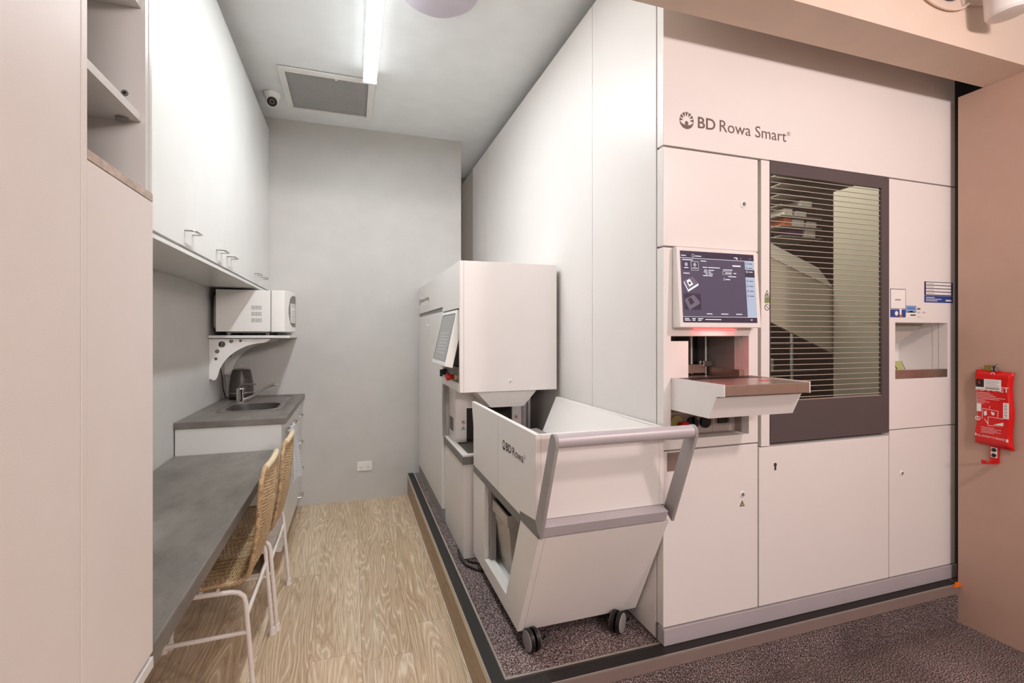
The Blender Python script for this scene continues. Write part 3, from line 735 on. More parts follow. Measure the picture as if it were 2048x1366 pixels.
# ================================================================== RATTAN CHAIRS
def make_chair():
    yc = 2.24
    t = thing('dining_chair', (-.56, yc, 0), 'woven rattan chair on white metal legs nearest the camera, pushed under the grey desk', 'chair', None)
    prof = [(-.800, .452)]
    prof += [(-.80+.38*i/8, .452-.006*math.sin(PI*i/8)) for i in range(1, 9)]
    bx, bz, R = -.410, .512, .062
    prof = [p for p in prof if p[0] < -.44]
    for i in range(9):
        a = math.radians(-92 + 84*i/8); prof.append((bx+R*math.cos(a)+.0, bz+R*math.sin(a)))
    x0, z0 = prof[-1]
    for i in range(1, 13):
        u = i/12; prof.append((x0+(-.315-x0)*u + .008*math.sin(PI*u), z0+(.858-z0)*u))
    P = [Vector((x, 0, z)) for x, z in prof]
    L = [0]
    for a, b in zip(P, P[1:]): L.append(L[-1]+(b-a).length)
    tot = L[-1]
    def at(s):
        s = max(0, min(tot-1e-6, s))
        for i in range(len(L)-1):
            if L[i+1] >= s:
                f = (s-L[i])/(L[i+1]-L[i]); p = P[i].lerp(P[i+1], f)
                i0, i1 = max(0, i-1), min(len(P)-1, i+2)
                tg = (P[i1]-P[i0]).normalized(); break
        nn = Vector((-tg.z, 0, tg.x)); return p, nn
    seat_end = L[len([p for p in prof if p[0] < -.44])]
    hw = .205
    def halfw(s):
        r = .075; d = tot - s
        if d < r: return hw - r + math.sqrt(max(0, r*r-(r-d)**2))
        return hw
    def pt(s, wv, off=0):
        p, nn = at(s); q = p + nn*off
        # the back is gently dished
        return Vector((q.x + (.012*(wv/hw)**2*-1 if s > seat_end else 0), yc+wv, q.z))
    # weft rows
    NW = 13
    def weft(g, s0, s1, pitch, r):
        k = 0; s = s0
        while s < s1:
            h = halfw(s)-.004
            if h > .03:
                pts = []
                for j in range(NW*2+1):
                    wv = -h+2*h*j/(NW*2); sg = 1 if (j//2+k) % 2 == 0 else -1
                    pts.append(pt(s, wv, .0026*(sg if j % 2 == 1 else 0)))
                g.tube(pts, r, 4, caps=False)
            s += pitch; k += 1
    def warps(g, s0, s1, r):
        for j in range(NW):
            wv = -hw+.012+(2*hw-.024)*j/(NW-1); pts = []
            s = s0
            while s < s1:
                if abs(wv) < halfw(s)-.003: pts.append(pt(s, wv))
                s += .012
            if len(pts) > 2: g.tube(pts, r, 5, caps=False)
    se = seat_end+.05
    g = MB(); weft(g, .012, se, .0078, .0027); warps(g, .0, se, .0022); seat = g.build('seat', 'rattan', t)
    g = MB(); weft(g, se+.0035, tot-.008, .0066, .0029); warps(g, se, tot-.004, .0022); back = g.build('backrest', 'rattan', t)
    # wrapped rim
    path = []
    s = .0
    while s < tot-.075: path.append(('s', s)); s += .0034
    side = [pt(q[1], -hw) for q in path]
    corner = [pt(tot-.075+.075*math.sin(a), -(hw-.075+.075*math.cos(a))) for a in [PI/2*i/16 for i in range(1, 17)]]
    near = side + corner
    g = MB(); rs = [(.0098 if i % 2 else .0084) for i in range(len(near))]
    g.tube(near, .009, 8, rs=rs); g.build('wrapped_rim', 'rattan_dk', t)
    far = [Vector((v.x, 2*yc-v.y, v.z)) for v in near]
    g = MB(); g.tube(far, .009, 8, rs=rs); g.build('wrapped_rim', 'rattan_dk', t)
    a = near[-4]; b = far[-4]
    top = [a.lerp(b, i/14)+Vector((0, 0, .006*math.sin(PI*i/14)*0)) for i in range(15)]
    top = [pt(tot-.002, -hw+.062+(2*hw-.124)*i/14) for i in range(15)]
    g = MB(); g.tube(top, .0125, 12); g.build('top_rail', 'cane', t)
    g = MB(); g.tube([pt(.0, -hw+2*hw*i/40) for i in range(41)], .0085, 8, rs=[(.0098 if i % 2 else .0084) for i in range(41)]); g.build('front_rim', 'rattan_dk', t)
    # metal frame
    for sy, in ((-1,), (1,)):
        y = yc+sy*.218
        rear = [(-.50, y, .428), (-.420, y, .426), (-.398, y, .420), (-.382, y, .405), (-.376, y, .380), (-.349, y, .030)]
        g = MB(); g.tube(rear, .0088, 10); lg = g.build('leg', 'paint_white', t)
        MB().lathe([(.011, .034), (.0125, .03), (.0125, .006), (.0145, .002), (.014, 0)], (-.348, y, .0)).build('foot_cap', 'paint_white', lg)
        front = [(-.5002, y, .428), (-.700, y, .424), (-.726, y, .417), (-.738, y, .400), (-.742, y, .38), (-.770, y, .030)]
        g = MB(); g.tube(front, .0088, 10); lg = g.build('leg', 'paint_white', t)
        MB().lathe([(.011, .034), (.0125, .03), (.0125, .006), (.0145, .002), (.014, 0)], (-.771, y, .0)).build('foot_cap', 'paint_white', lg)
        g = MB(); g.tube([(-.370, y-sy*.0, .270), (-.752, y, .262)], .0078, 10); g.build('side_stretcher', 'paint_white', t)
    g = MB(); g.tube([(-.374, yc-.218, .332), (-.374, yc+.218, .332)], .0085, 10); g.build('rear_stretcher', 'paint_white', t)
    g = MB(); g.tube([(-.746, yc-.218, .332), (-.746, yc+.218, .332)], .0085, 10); g.build('front_stretcher', 'paint_white', t)
    for x in (-.47, -.68):
        g = MB(); g.tube([(x, yc-.218, .431), (x, yc-.19, .440), (x, yc+.19, .440), (x, yc+.218, .431)], .006, 8); g.build('seat_support', 'paint_white', t)
    return t
ch = make_chair()
c2 = copy_tree(ch); c2.location = (-.56+.016, 2.24+.462, 0)
c2['label'] = 'woven rattan chair on white metal legs, second along the desk, next to the bench'
ch['group'] = c2['group'] = 'rattan chairs at the desk'

# ================================================================== POWER OUTLET
t = thing('power_outlet', (.10, YB, .242), 'white double power outlet low on the grey back wall', 'outlet')
fp = box('faceplate', 'white', t, .040, .160, YB-.010, YB-.0005, .242, .318, .003)
for x in (.072, .128):
    MB().cyl((x, YB-.010, .300), (x, YB-.0135, .300), .0085).build('switch', 'white', t)
    g = MB()
    for dx, dz in ((-.008, .272), (.008, .272), (0, .258)): g.box(x+dx-.0017, x+dx+.0017, YB-.0108, YB-.0098, dz-.004, dz+.003)
    g.build('socket_slots', 'ink', t)

# ================================================================== DISPENSING ROBOT
t = thing('dispensing_robot', (1.97, 3.1, PZ), 'huge white pharmacy dispensing robot with striped window and touch screen, on the carpeted platform', 'machine')
R = t; XE = 2.815
# side panels facing the corridor
for a, b, nm in ((1.622, 2.1505, 'side_panel'), (2.1535, 4.098, 'side_panel'), (4.101, 4.65, 'side_panel')):
    box(nm, 'robot', R, RX, RX+.04, a, b, PZ+.002, 3.008, .0025)
box('side_panel', 'wall_far', R, RX+.004, RX+.05, 4.66, 5.19, PZ+.002, 3.004)  # far end greyed: the recess shade is put into its colour
box('corner_post', 'robot_dark', R, RX+.006, RX+.05, 1.6155, 1.66, PZ+.002, 3.0)
disp = (1.165, 1.541, 1.195, 1.372); ctrl = (1.165, 1.541, .972, 1.092); win = (1.654, 2.305, 1.098, 2.048); nic = (2.396, 2.762, 1.170, 1.433)
MB().plate('y', 1.618, 1.640, RX+.006, XE-.003, PZ+.01, 3.0, [disp, ctrl, (1.60, 2.3915, .99, 2.09), nic]).build('core_frame', 'robot_dark', R)
FB = 1.616; RD = .003
box('fascia', 'robot', R, RX, XE, FY, FB, 2.104, 3.006, RD)
box('roof', 'robot', R, RX+.04, 3.3, 1.66, 5.1, 2.97, 3.0)
box('rear_body', 'robot_dark', R, RX+.06, 3.3, 4.2, 5.1, PZ+.002, 2.96)
d = box('service_door', 'robot', R, RX, 1.588, FY, FB, 1.7185, 2.0975, RD)
def lock(parent, x, z, y=FY, face='-Y', r=.0125):
    if face == '-Y':
        o = MB().lathe([(r, .0), (r, -.002), (r*.75, -.004), (r*.2, -.0045)], (x, y, z), 'y', 20).build('lock', 'white', parent)
        MB().lathe([(r*.5, -.0046), (r*.5, -.006), (r*.1, -.006)], (x, y, z), 'y', 16).build('key_slot', 'greydark', o)
    else:
        o = MB().lathe([(r, .0), (r, -.002), (r*.75, -.004), (r*.2, -.0045)], (y, x, z), 'x', 20).build('lock', 'white', parent)
    return o
lock(d, 1.512, 1.908, r=.016)
MB().plate('y', FY, FB, RX, 1.588, .934, 1.7125, [disp, ctrl]).build('dispense_panel', 'robot', R, .002)
box('middle_post', 'robot', R, 1.605, 1.650, FY, FB, .914, 2.100, .002)
d = box('lower_door', 'robot', R, RX, 1.5875, FY, FB, .2555, .9285, RD)
lock(d, 1.506, .729, r=.014)
d = box('lower_door', 'robot', R, 1.594, 2.353, FY, FB, .2555, .9105, RD)
MB().lathe([(.007, 0), (.007, -.003), (.004, -.004)], (1.678, FY, .835), 'y', 16).build('key_slot', 'ink', d)
box('key_slot_tail', 'ink', d, 1.6745, 1.6815, FY-.003, FY, .812, .835)
d = box('lower_door', 'robot', R, 2.358, XE, FY, FB, .2555, .9335, RD)
lock(d, 2.436, .731, r=.013)
MB().plate('y', FY, FB, 2.3555, XE, .9375, 2.0985, [nic]).build('intake_panel', 'robot', R, .002)
box('kick_strip', 'alu', R, RX-.001, XE+.004, FY-.006, 1.61, PZ+.003, .2515, .002)
box('kick_strip_return', 'greydark', R, RX-.0012, RX+.02, 1.6102, 1.622, PZ+.003, .2515)
# window door
wdw = MB().plate('y', FY-.001, FY+.0125, 1.6525, 2.3535, .9255, 2.1005, [win]).build('window_door', 'frame_dark', R, .0015)
box('pane', 'glass', wdw, win[0], win[1], FY+.006, FY+.010, win[2], win[3])
g = MB(); k = 0; z = win[2]+.012
while z < win[3]-.006:
    g.mi = 0; g.box(win[0]+.001, win[1]-.001, FY+.0045, FY+.0058, z, z+.0018)
    g.mi = 1; g.box(win[0]+.001, win[1]-.001, FY+.0050, FY+.0058, z-.0016, z-.0001)
    z += .0232
M['stripe_l'] = mat('pale_window_stripe', srgb(196, 188, 174), .5); M['stripe_d'] = mat('dark_window_stripe', srgb(104, 92, 80), .6)
g.build('printed_stripes', ['stripe_l', 'stripe_d'], wdw, smooth=False)
box('pane_edge', 'alu_trim', wdw, win[0]+.001, win[1]-.001, FY+.001, FY+.0058, win[2], win[2]+.004)
# dispensing recess
box('recess_left_cover', 'robot', R, 1.1655, 1.256, 1.59, 1.60, 1.196, 1.352)
g = MB(); x0, x1, z0, z1 = disp
g.box(x0+.0005, x1-.0005, 1.6505, 1.655, z1-.001, z1+.02); g.build('recess_header', 'grey', R)
g = MB(); g.box(1.163, 1.168, 1.651, 2.05, 1.19, 1.40); g.box(1.538, 1.543, 1.651, 2.05, 1.19, 1.40); g.box(1.168, 1.538, 2.045, 2.05, 1.19, 1.40)
g.box(1.168, 1.538, 1.651, 2.05, 1.39, 1.40); g.build('dispense_chute', 'grey', R)
g = MB(); g.box(x1-.0015, x1, 1.6165, 1.651, z0, z1); g.box(x0, x0+.0015, 1.6165, 1.651, z0, z1); g.box(x0+.0015, x1-.0015, 1.6165, 1.651, z1-.0015, z1); g.build('recess_reveal', 'robot', R)
MB().box(1.168, 1.538, 1.58, 2.045, 1.188, 1.196).build('chute_floor', 'steel', R)
MB().box(1.25, 1.50, 1.78, 1.80, 1.206, 1.246).build('pusher_bar', 'steel', R, .003)
MB().cyl((1.452, 1.82, 1.20), (1.452, 1.82, 1.388), .010).build('guide_rod', 'chrome_sat', R)
MB().cyl((1.515, 1.80, 1.20), (1.515, 1.80, 1.388), .008).build('guide_rod', 'chrome_sat', R)
box('rod_gap', 'black', R, 1.465, 1.505, 1.84, 1.845, 1.24, 1.388)
MB().box(1.475, 1.525, 1.765, 1.80, 1.236, 1.262).build('clamp', 'chrome', R, .004)
box('end_stop', 'steel', R, 1.515, 1.538, 1.60, 1.78, 1.197, 1.232)
# tray
ty = 1.296
tr = MB().prism([(FY-.001, 1.212), (ty, 1.212), (ty, 1.172), (1.331, 1.168), (1.369, 1.089), (FY-.001, 1.089)], 'x', 1.165, 1.169).build('tray_cheek', 'robot', R)
MB().prism([(FY-.001, 1.212), (ty, 1.212), (ty, 1.172), (1.331, 1.168), (1.369, 1.089), (FY-.001, 1.089)], 'x', 1.538, 1.542).build('tray_cheek', 'robot', R)
MB().prism([(FY-.001, 1.168), (1.331, 1.166), (1.369, 1.089), (FY-.001, 1.089)], 'x', 1.169, 1.538).build('tray_body', 'robot', R)
MB().box(1.1692, 1.5378, ty+.0005, 1.60, 1.173, 1.209).build('tray_top', 'steel', R, .002)
box('tray_slot', 'black', R, 1.20, 1.53, 1.50, 1.575, 1.2092, 1.2098)
MB().lathe([(.022, 0), (.022, .0008), (.0, .001)], (1.44, 1.40, 1.2093), 'z', 20, .45).build('red_reflection', 'red', R)  # red patch painted on the tray as the scanner light's reflection
# control recess
g = MB(); x0, x1, z0, z1 = ctrl
g.box(x0-.002, x1+.002, 1.651, 1.655, z0-.002, z1+.03); g.box(x0, x0+.002, 1.6165, 1.651, z0, z1); g.box(x1-.002, x1, 1.6165, 1.651, z0, z1); g.box(x0+.002, x1-.002, 1.6165, 1.651, z0, z0+.002)
M['ctrlplate'] = mat('control_plate', srgb(168, 154, 146), .45)
cp = g.build('control_plate', 'ctrlplate', R)
box('divider', 'alu_trim', cp, 1.4245, 1.4275, 1.648, 1.651, z0, z1); box('divider', 'alu_trim', cp, x0, 1.35, 1.648, 1.651, 1.058, 1.0605)
MB().lathe([(.028, 0), (.028, -.004), (.02, -.005)], (1.245, 1.650, 1.022), 'y').build('yellow_collar', 'yellow', R)
MB().lathe([(.012, 0), (.012, -.02), (.02, -.026), (.02, -.036), (.01, -.040)], (1.258, 1.645, 1.012), 'y').build('emergency_stop', 'red', R)
g = MB(); g.lathe([(.026, 0), (.026, -.010), (.012, -.012)], (1.32, 1.650, 1.015), 'y'); g.box(1.315, 1.325, 1.625, 1.638, .985, 1.045); g.build('rotary_switch', 'black', R)
MB().lathe([(.024, 0), (.023, -.014), (.012, -.020), (.003, -.021)], (1.382, 1.650, 1.018), 'y').build('round_switch', 'black', R)
o = box('power_switch', 'black', R, 1.448, 1.494, 1.640, 1.650, 1.008, 1.043, .003); box('switch_cap', 'grey', o, 1.496, 1.522, 1.632, 1.650, 1.012, 1.042, .002)
emblem('control_badge', 'ink', R, '-Y', 1.172, 1.650, 1.078, .010); text('control_lettering', 'BD Rowa', 'ink', R, (1.186, 1.6503, 1.070), .075, .015)
# labels on the robot
g = Flat('-Y', (1.146, FY-.0008, .852)); g.rect(0, 0, .071, .073, 0); g.lay = 1
for i in range(11): g.rect(.004, .006+.0058*i, .062 if i % 3 else .045, .0014, 1)
g.build('rating_label', ['label', 'ink'], R, smooth=False)
g = Flat('-Y', (1.622, FY-.0008, 1.478))
g.poly([(0, .038+.02), (.026, .058), (.013, .086)], 1); g.lay = 1; g.poly([(.004, .0605), (.022, .0605), (.013, .080)], 0); g.lay = 2; g.disc(.013, .066, .0045, 1, 8)
g.lay = 0; g.rect(0, .030, .026, .026, 2); g.lay = 1
for i in range(3): g.rect(.003, .036+.006*i, .02, .002, 1)
g.lay = 0; g.disc(.013, .013, .013, 1, 20); g.lay = 1; g.disc(.013, .013, .0105, 0, 20); g.lay = 2; g.poly([(.004, .020), (.006, .022), (.022, .006), (.020, .004)], 1)
M['labelgreen'] = mat('olive_label', srgb(150, 160, 110), .5)
g.build('laser_warning_label', ['paper', 'ink', 'labelgreen'], R, smooth=False)
g = Flat('-Y', (1.493, FY-.0008, .680)); g.poly([(0, 0), (.026, 0), (.013, .024)], 1); g.lay = 1; g.poly([(.005, .003), (.021, .003), (.013, .018)], 0); g.lay = 2; g.rect(.0118, .006, .0026, .008, 1)
g.build('warning_triangle', ['yellow', 'ink'], R, smooth=False)
# brand lettering
emblem('emblem', 'ink_brown', R, '-Y', 1.236, FY-.0008, 2.2105, .033)
text('lettering', 'BD', 'ink_brown', R, (1.289, FY-.0008, 2.189), .084, .0445, bold=.012)
text('lettering', 'Rowa Smart', 'ink_brown', R, (1.394, FY-.0008, 2.189), .345, .0465, bold=0.0)
f_ = Flat('-Y', (1.752, FY-.0008, 2.226)); f_.disc(0, 0, .0085, 0, 20, ri=.0072); f_.build('registered_ring', 'ink_brown', R, smooth=False)
text('registered_mark', 'R', 'ink_brown', R, (1.7485, FY-.0008, 2.2215), .0065, .009)
# niche
g = MB(); x0, x1, z0, z1 = nic
g.hexa([(2.392, 1.641, z0-.004), (2.396, 1.641, z0-.004), (2.625, 1.80, z0-.004), (2.621, 1.80, z0-.004)], [(2.392, 1.641, z1+.004), (2.396, 1.641, z1+.004), (2.625, 1.80, z1+.004), (2.621, 1.80, z1+.004)])
g.box(x1, x1+.004, 1.641, 1.80, z0-.004, z1+.004); g.box(2.40, x1, 1.641, 1.80, z1, z1+.004); g.box(2.621, x1+.004, 1.8001, 1.805, z0-.004, z1+.004); g.build('niche_liner', 'robot', R)
g = MB(); g.box(x0, x0+.0015, FB+.0005, 1.6405, z0, z1); g.box(x1-.0015, x1, FB+.0005, 1.6405, z0, z1); g.box(x0+.0015, x1-.0015, FB+.0005, 1.6405, z1-.0015, z1); g.build('niche_reveal', 'robot', R)
box('niche_floor', 'robot', R, x0+.0016, x1-.0016, FB+.001, 1.6405, z0, z0+.020)
g = MB(); g.prism([(2.400, 1.6407), (x1-.0002, 1.6407), (x1-.0002, 1.7998), (2.628, 1.7998)], 'z', z0, z0+.020); g.build('niche_floor', 'robot', R)
box('niche_sill', 'steel', R, x0+.0008, x1-.0008, FY+.002, 1.60, z0+.0005, z0+.040, .001)
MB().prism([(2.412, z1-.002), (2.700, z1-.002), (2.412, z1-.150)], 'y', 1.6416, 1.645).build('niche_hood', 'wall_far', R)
# touch screen
tl = -.075
def tf(z): return 1.5455-(1.713-z)*-.0+0 if False else (1.548 - (1.713-z)*.075)
g = MB(); zb, zt = 1.405, 1.713; xl, xr = 1.169, 1.555
g.hexa([(xl, tf(zb), zb), (xr, tf(zb), zb), (xr, FY-.001, zb-.001), (xl, FY-.001, zb-.001)], [(xl, tf(zt), zt), (xr, tf(zt), zt), (xr, FY-.001, zt), (xl, FY-.001, zt)])
scr = g.build('touch_screen', 'robot', R, .003)
class Scr(Flat):
    def p(s, u, v):
        x = 1.183+u; z = 1.424+v; e = .0010+.0003*s.lay
        return (x, tf(z)-e, z)
W_, H_ = .352, .274
g = Scr('-Y', (0, 0, 0))
g.rect(0, 0, W_, H_, 0, 0); g.rect(0, H_-.026, W_, .026, 1, 1); g.rect(0, 0, W_, .021, 1, 1)
g.rect(0, H_-.028, W_, .0014, 3, 2); g.rect(0, .021, W_, .0012, 3, 2)
g.rect(W_-.047, .022, .046, H_-.05, 2, 2); g.rect(W_-.048, .182, .047, .030, 1, 3)
g.rect(.008, .048, .077, .062, 1, 1)
g.rect(.008, .200, .034, .034, 1, 1); g.rect(.047, .200, .034, .034, 1, 1)
for (u, v, du, dv) in ((.047, .200, .034, .0012), (.047, .2328, .034, .0012), (.047, .200, .0012, .034), (.0798, .200, .0012, .034)): g.rect(u, v, du, dv, 3, 2)
for cx in (.025, .064): g.disc(cx, .2215, .0072, 3, 14, ri=.0058); g.disc(cx, .2215, .003, 3, 8)
for (u, v, du) in ((.003, .254, .022), (.066, .254, .030), (.252, .256, .018), (.262, .2515, .009), (.008, .238, .048), (.092, .236, .026), (.010, .186, .028), (.013, .207, .022), (.052, .207, .024),
                   (.100, .212, .022), (.126, .212, .055), (.106, .201, .014), (.126, .201, .026), (.104, .194, .018), (.126, .194, .012), (.112, .187, .010), (.126, .187, .020), (.100, .180, .024), (.126, .180, .018),
                   (.196, .206, .046), (.206, .1935, .028), (.246, .1935, .014), (.220, .180, .038), (.206, .168, .022),
                   (.108, .032, .026), (.176, .032, .034), (.248, .032, .030), (.006, .013, .020), (.006, .007, .026), (.040, .013, .016), (.040, .007, .014), (.066, .013, .024), (.066, .007, .016), (.100, .010, .075), (.318, .010, .010)):
    g.rect(u, v, du, .0028, 3, 4)
g.rect(.243, .222, .040, .0052, 3, 4)
for (u, v, du, dv) in ((.194, .1885, .042, .001), (.194, .2005, .042, .001), (.194, .1885, .001, .013), (.235, .1885, .001, .013), (.196, .166, .007, .0008), (.196, .173, .007, .0008), (.196, .166, .0008, .007), (.2025, .166, .0008, .007)): g.rect(u, v, du, dv, 3, 4)
for v in (.238, .220, .205, .188, .168, .148, .128, .108):
    hot = .182 < v < .214 or v == .205
    g.disc(W_-.039, v-.001, .0048, 3 if v in (.205, .190) else 4, 12, ri=.0034); g.rect(W_-.030, v-.003, .020, .0026, 3 if v == .205 else 4, 4)
g.disc(.058, .2565, .006, 3, 14, ri=.0048); g.disc(.285, .2555, .004, 5, 10); g.disc(.332, .256, .004, 5, 10)
def bx(ou, ov, mi, ml):
    g.lay = 3; g.poly([(ou, ov+.034), (ou+.040, ov+.052), (ou+.066, ov+.026), (ou+.018, ov+.0)], 5)
    g.poly([(ou, ov+.034), (ou+.018, ov), (ou+.018, ov-.008), (ou, ov+.026)], mi); g.poly([(ou+.018, ov), (ou+.066, ov+.026), (ou+.066, ov+.018), (ou+.018, ov-.008)], mi)
    g.lay = 4; g.poly([(ou+.012, ov+.034), (ou+.026, ov+.042), (ou+.042, ov+.022), (ou+.024, ov+.012)], ml)
    g.lay = 5; g.poly([(ou+.019, ov+.028), (ou+.027, ov+.032), (ou+.033, ov+.024), (ou+.025, ov+.020)], 4)
bx(.010, .124, 3, 3); bx(.012, .054, 5, 1)
g.build('screen_display', ['scr_bg', 'scr_bar', 'scr_side', 'scr_lit', 'scr_bar', 'scr_mid'], scr, smooth=False)
box('scanner_window', 'redglow', R, 1.27, 1.46, 1.555, 1.572, 1.396, 1.3995)
area_light('scanner_light', (1.36, 1.545, 1.393), (1.36, 1.60, 1.0), .12, .16, (1, .12, .12), .03)
area_light('robot_interior_fill', (2.2, 2.3, 2.85), (2.3, 2.3, 0), 1.0, 19, (1.0, .96, .86), .6)  # unseen light added to brighten the inside behind the window
# robot interior seen through the window
box('inner_side_panel', 'robot_in', R, 2.785, 2.81, 1.66, 2.185, .3, 2.245)
MB().hexa([(1.66, 2.2, 1.70), (2.80, 2.2, 1.262), (2.80, 2.215, 1.262), (1.66, 2.215, 1.70)], [(1.66, 2.2, 2.045), (2.80, 2.2, 1.66), (2.80, 2.215, 1.66), (1.66, 2.215, 2.045)]).build('sloping_chute_panel', 'robot_in', R)
M['rin2'] = mat('robot_chute_lip', srgb(170, 165, 156), .4)
MB().hexa([(1.66, 2.195, 2.045), (2.80, 2.195, 1.66), (2.80, 2.199, 1.66), (1.66, 2.199, 2.045)], [(1.9, 2.30, 2.11), (2.80, 2.30, 1.80), (2.80, 2.304, 1.80), (1.9, 2.304, 2.11)]).build('chute_lip', 'rin2', R)
M['rback'] = mat('robot_back_wall', srgb(112, 112, 108), .6)
box('inner_back_wall', 'rback', R, 1.2, 3.35, 3.3, 3.32, .3, 2.95)
box('inner_floor', 'darkvoid', R, 1.2, 3.35, 1.66, 3.3, .28, .3)
box('inner_far_end', 'darkvoid', R, 3.34, 3.36, 1.66, 3.3, .3, 2.95)
box('gap_shade_panel', 'darkvoid', R, XE+.006, 3.30, 1.63, 1.655, PZ+.01, 3.0)  # added panel, its dark colour stands for shade in the gap
# glass shelves and upright inside
up = MB()
up.box(3.00, 3.03, 2.60, 2.62, 2.05, 2.50); up.build('shelf_upright', 'white', R)
for k in range(7):
    zz = 2.02+.068*k; box('glass_shelf', 'rin2', R, 2.66, 3.02, 2.45, 2.95, zz, zz+.006)
for zz in (1.12, 1.31, 1.48): box('lower_shelf', 'rin2', R, 2.35, 3.1, 2.55, 2.95, zz, zz+.008)
box('shelf_upright', 'white', R, 2.86, 2.872, 2.545, 2.56, .95, 1.7)
def mbox(x, y, z, w_, d_, h_, m, label):
    tag(box('medicine_box', m, None, x, x+w_, y, y+d_, z+.0005, z+h_, .0008), label, 'box', 'medicine boxes on the robot shelves')
for (x, y, k, w_, h_, m, lb) in (
    (2.70, 2.46, 2, .07, .045, 'box_white', 'small white medicine box, left on the second shelf from the top inside the robot window'),
    (2.80, 2.46, 2, .09, .035, 'box_white', 'flat white medicine box, right on the second shelf from the top inside the robot'),
    (2.70, 2.46, 1, .06, .05, 'box_orange', 'orange medicine box, the only orange one on the upper shelves inside the robot'),
    (2.77, 2.46, 1, .10, .045, 'box_white', 'white medicine box directly right of the orange one inside the robot'),
    (2.90, 2.46, 1, .08, .04, 'box_white', 'white medicine box second to the right of the orange one inside the robot'),
    (2.74, 2.46, 0, .11, .04, 'box_purple', 'purple medicine box below the orange one on the upper shelves inside the robot'),
    (2.88, 2.46, 0, .09, .05, 'box_white', 'white medicine box beside the purple one on the upper shelves inside the robot'),
    (2.84, 2.46, 3, .10, .04, 'box_white', 'white medicine box alone on the topmost filled shelf inside the robot')):
    mbox(x, y, 2.02+.068*k+.006, w_, .12, h_, m, lb)
for (x, y, z, w_, h_, m, lb) in (
    (2.40, 2.56, 1.318, .14, .10, 'box_white', 'large white box on the lower shelves behind the stripes, above the upright boxes'),
    (2.585, 2.56, 1.128, .05, .085, 'box_white', 'leftmost of the three white upright boxes on the lower robot shelf'),
    (2.642, 2.56, 1.128, .035, .085, 'box_white', 'middle one of the three white upright boxes on the lower robot shelf'),
    (2.685, 2.56, 1.128, .03, .085, 'box_white', 'rightmost of the three white upright boxes on the lower robot shelf'),
    (2.40, 2.56, 1.128, .15, .04, 'box_purple', 'flat purple box left of the white upright boxes on the lower robot shelf')):
    mbox(x, y, z, w_, .12, h_, m, lb)

# cards stuck on the robot, brochure in its niche
def card(name, x, z, w_, h_, label, fn, mats):
    g = Flat('-Y', (x, FY-.0008, z)); g.box(x, x+w_, FY-.0008, FY-.0001, z, z+h_); fn(g)
    return tag(g.build(name, mats, smooth=False), label, 'card', 'cards stuck on the robot front')
def c1(g):
    g.rect(0, .038, .103, .094, 1, 1); g.rect(.003, .041, .097, .088, 0, 2); g.rect(0, 0, .103, .036, 2, 1)
    g.lay = 3; g.disc(.040, .018, .011, 0, 16); g.rect(.060, .004, .014, .036, 0, 3)
    g.rect(.030, .078, .038, .006, 3, 3); g.rect(.060, 0, .016, .012, 4, 4)
card('sticker_card', 2.360, 1.458, .103, .133, 'blue and white portrait card, leftmost of the cards on the robot', c1, ['paper', 'indigo', 'blue', 'ink_light', 'box_orange'])
def c2_(g):
    g.rect(0, .034, .206, .066, 1, 1)
    for i in range(4): g.rect(.012, .0385+.0155*i, .180, .0115, 0, 2); g.rect(.018, .0425+.0155*i, .05, .0025, 3, 3)
    g.rect(0, 0, .206, .033, 2, 1)
    for i, ww in enumerate((.08, .11, .06)): g.rect(.012, .007+.008*i, ww, .0028, 0, 2)
    g.rect(.152, .008, .045, .007, 0, 2)
card('sticker_card', 2.590, 1.531, .206, .100, 'blue card with four blank white lines, upper right of the striped window', c2_, ['paper', 'indigo', 'blue', 'ink_light'])
def c3(g):
    g.rect(0, .022, .070, .033, 1, 1); g.poly([(0, .022), (.07, .022), (.035, .030)], 0); g.rect(.010, .038, .05, .0024, 2, 2); g.rect(.010, .044, .05, .0024, 2, 2); g.rect(.030, .007, .035, .006, 3, 2)
card('sticker_card', 2.4645, 1.459, .070, .055, 'small light blue and white card between two others on the robot', c3, ['paper', 'skyblue', 'blue', 'ink'])
def c4(g):
    g.rect(.004, .040, .022, .008, 1, 1); g.rect(.006, .028, .020, .002, 2, 1); g.rect(.040, .028, .022, .002, 2, 1); g.rect(.006, .024, .020, .002, 2, 1); g.rect(.040, .024, .022, .002, 2, 1); g.rect(.006, .006, .026, .002, 2, 1)
card('business_card', 2.5365, 1.455, .092, .060, 'pale business card with tiny print, right of the small blue card', c4, ['robot', 'ink_brown', 'ink_light'])
t = thing('brochure', (2.5, 1.66, 1.1905), 'pale green leaflet leaning in the small square niche of the robot', 'leaflet')
def lf(x, v, e=0): return (x+.075*v, 1.606+.028*v, 1.1925+.055*v+e)
g = MB(); g.hexa([lf(2.40, 0), lf(2.505, 0), lf(2.455, 1), lf(2.39, 1)], [lf(2.40, 0, .002), lf(2.505, 0, .002), lf(2.455, 1, .002), lf(2.39, 1, .002)]); g.build('sheet', 'green', t)
g = MB()
for (p0, p1, q0, q1) in (((2.497, .28), (2.503, .28), (2.452, 1), (2.450, 1)), ((2.44, .3), (2.448, .3), (2.405, .85), (2.402, .85))):
    g.quad(lf(*p0, .0024), lf(*p1, .0024), lf(*q0, .0024), lf(*q1, .0024))
g.build('dark_stripes', 'ink', t)

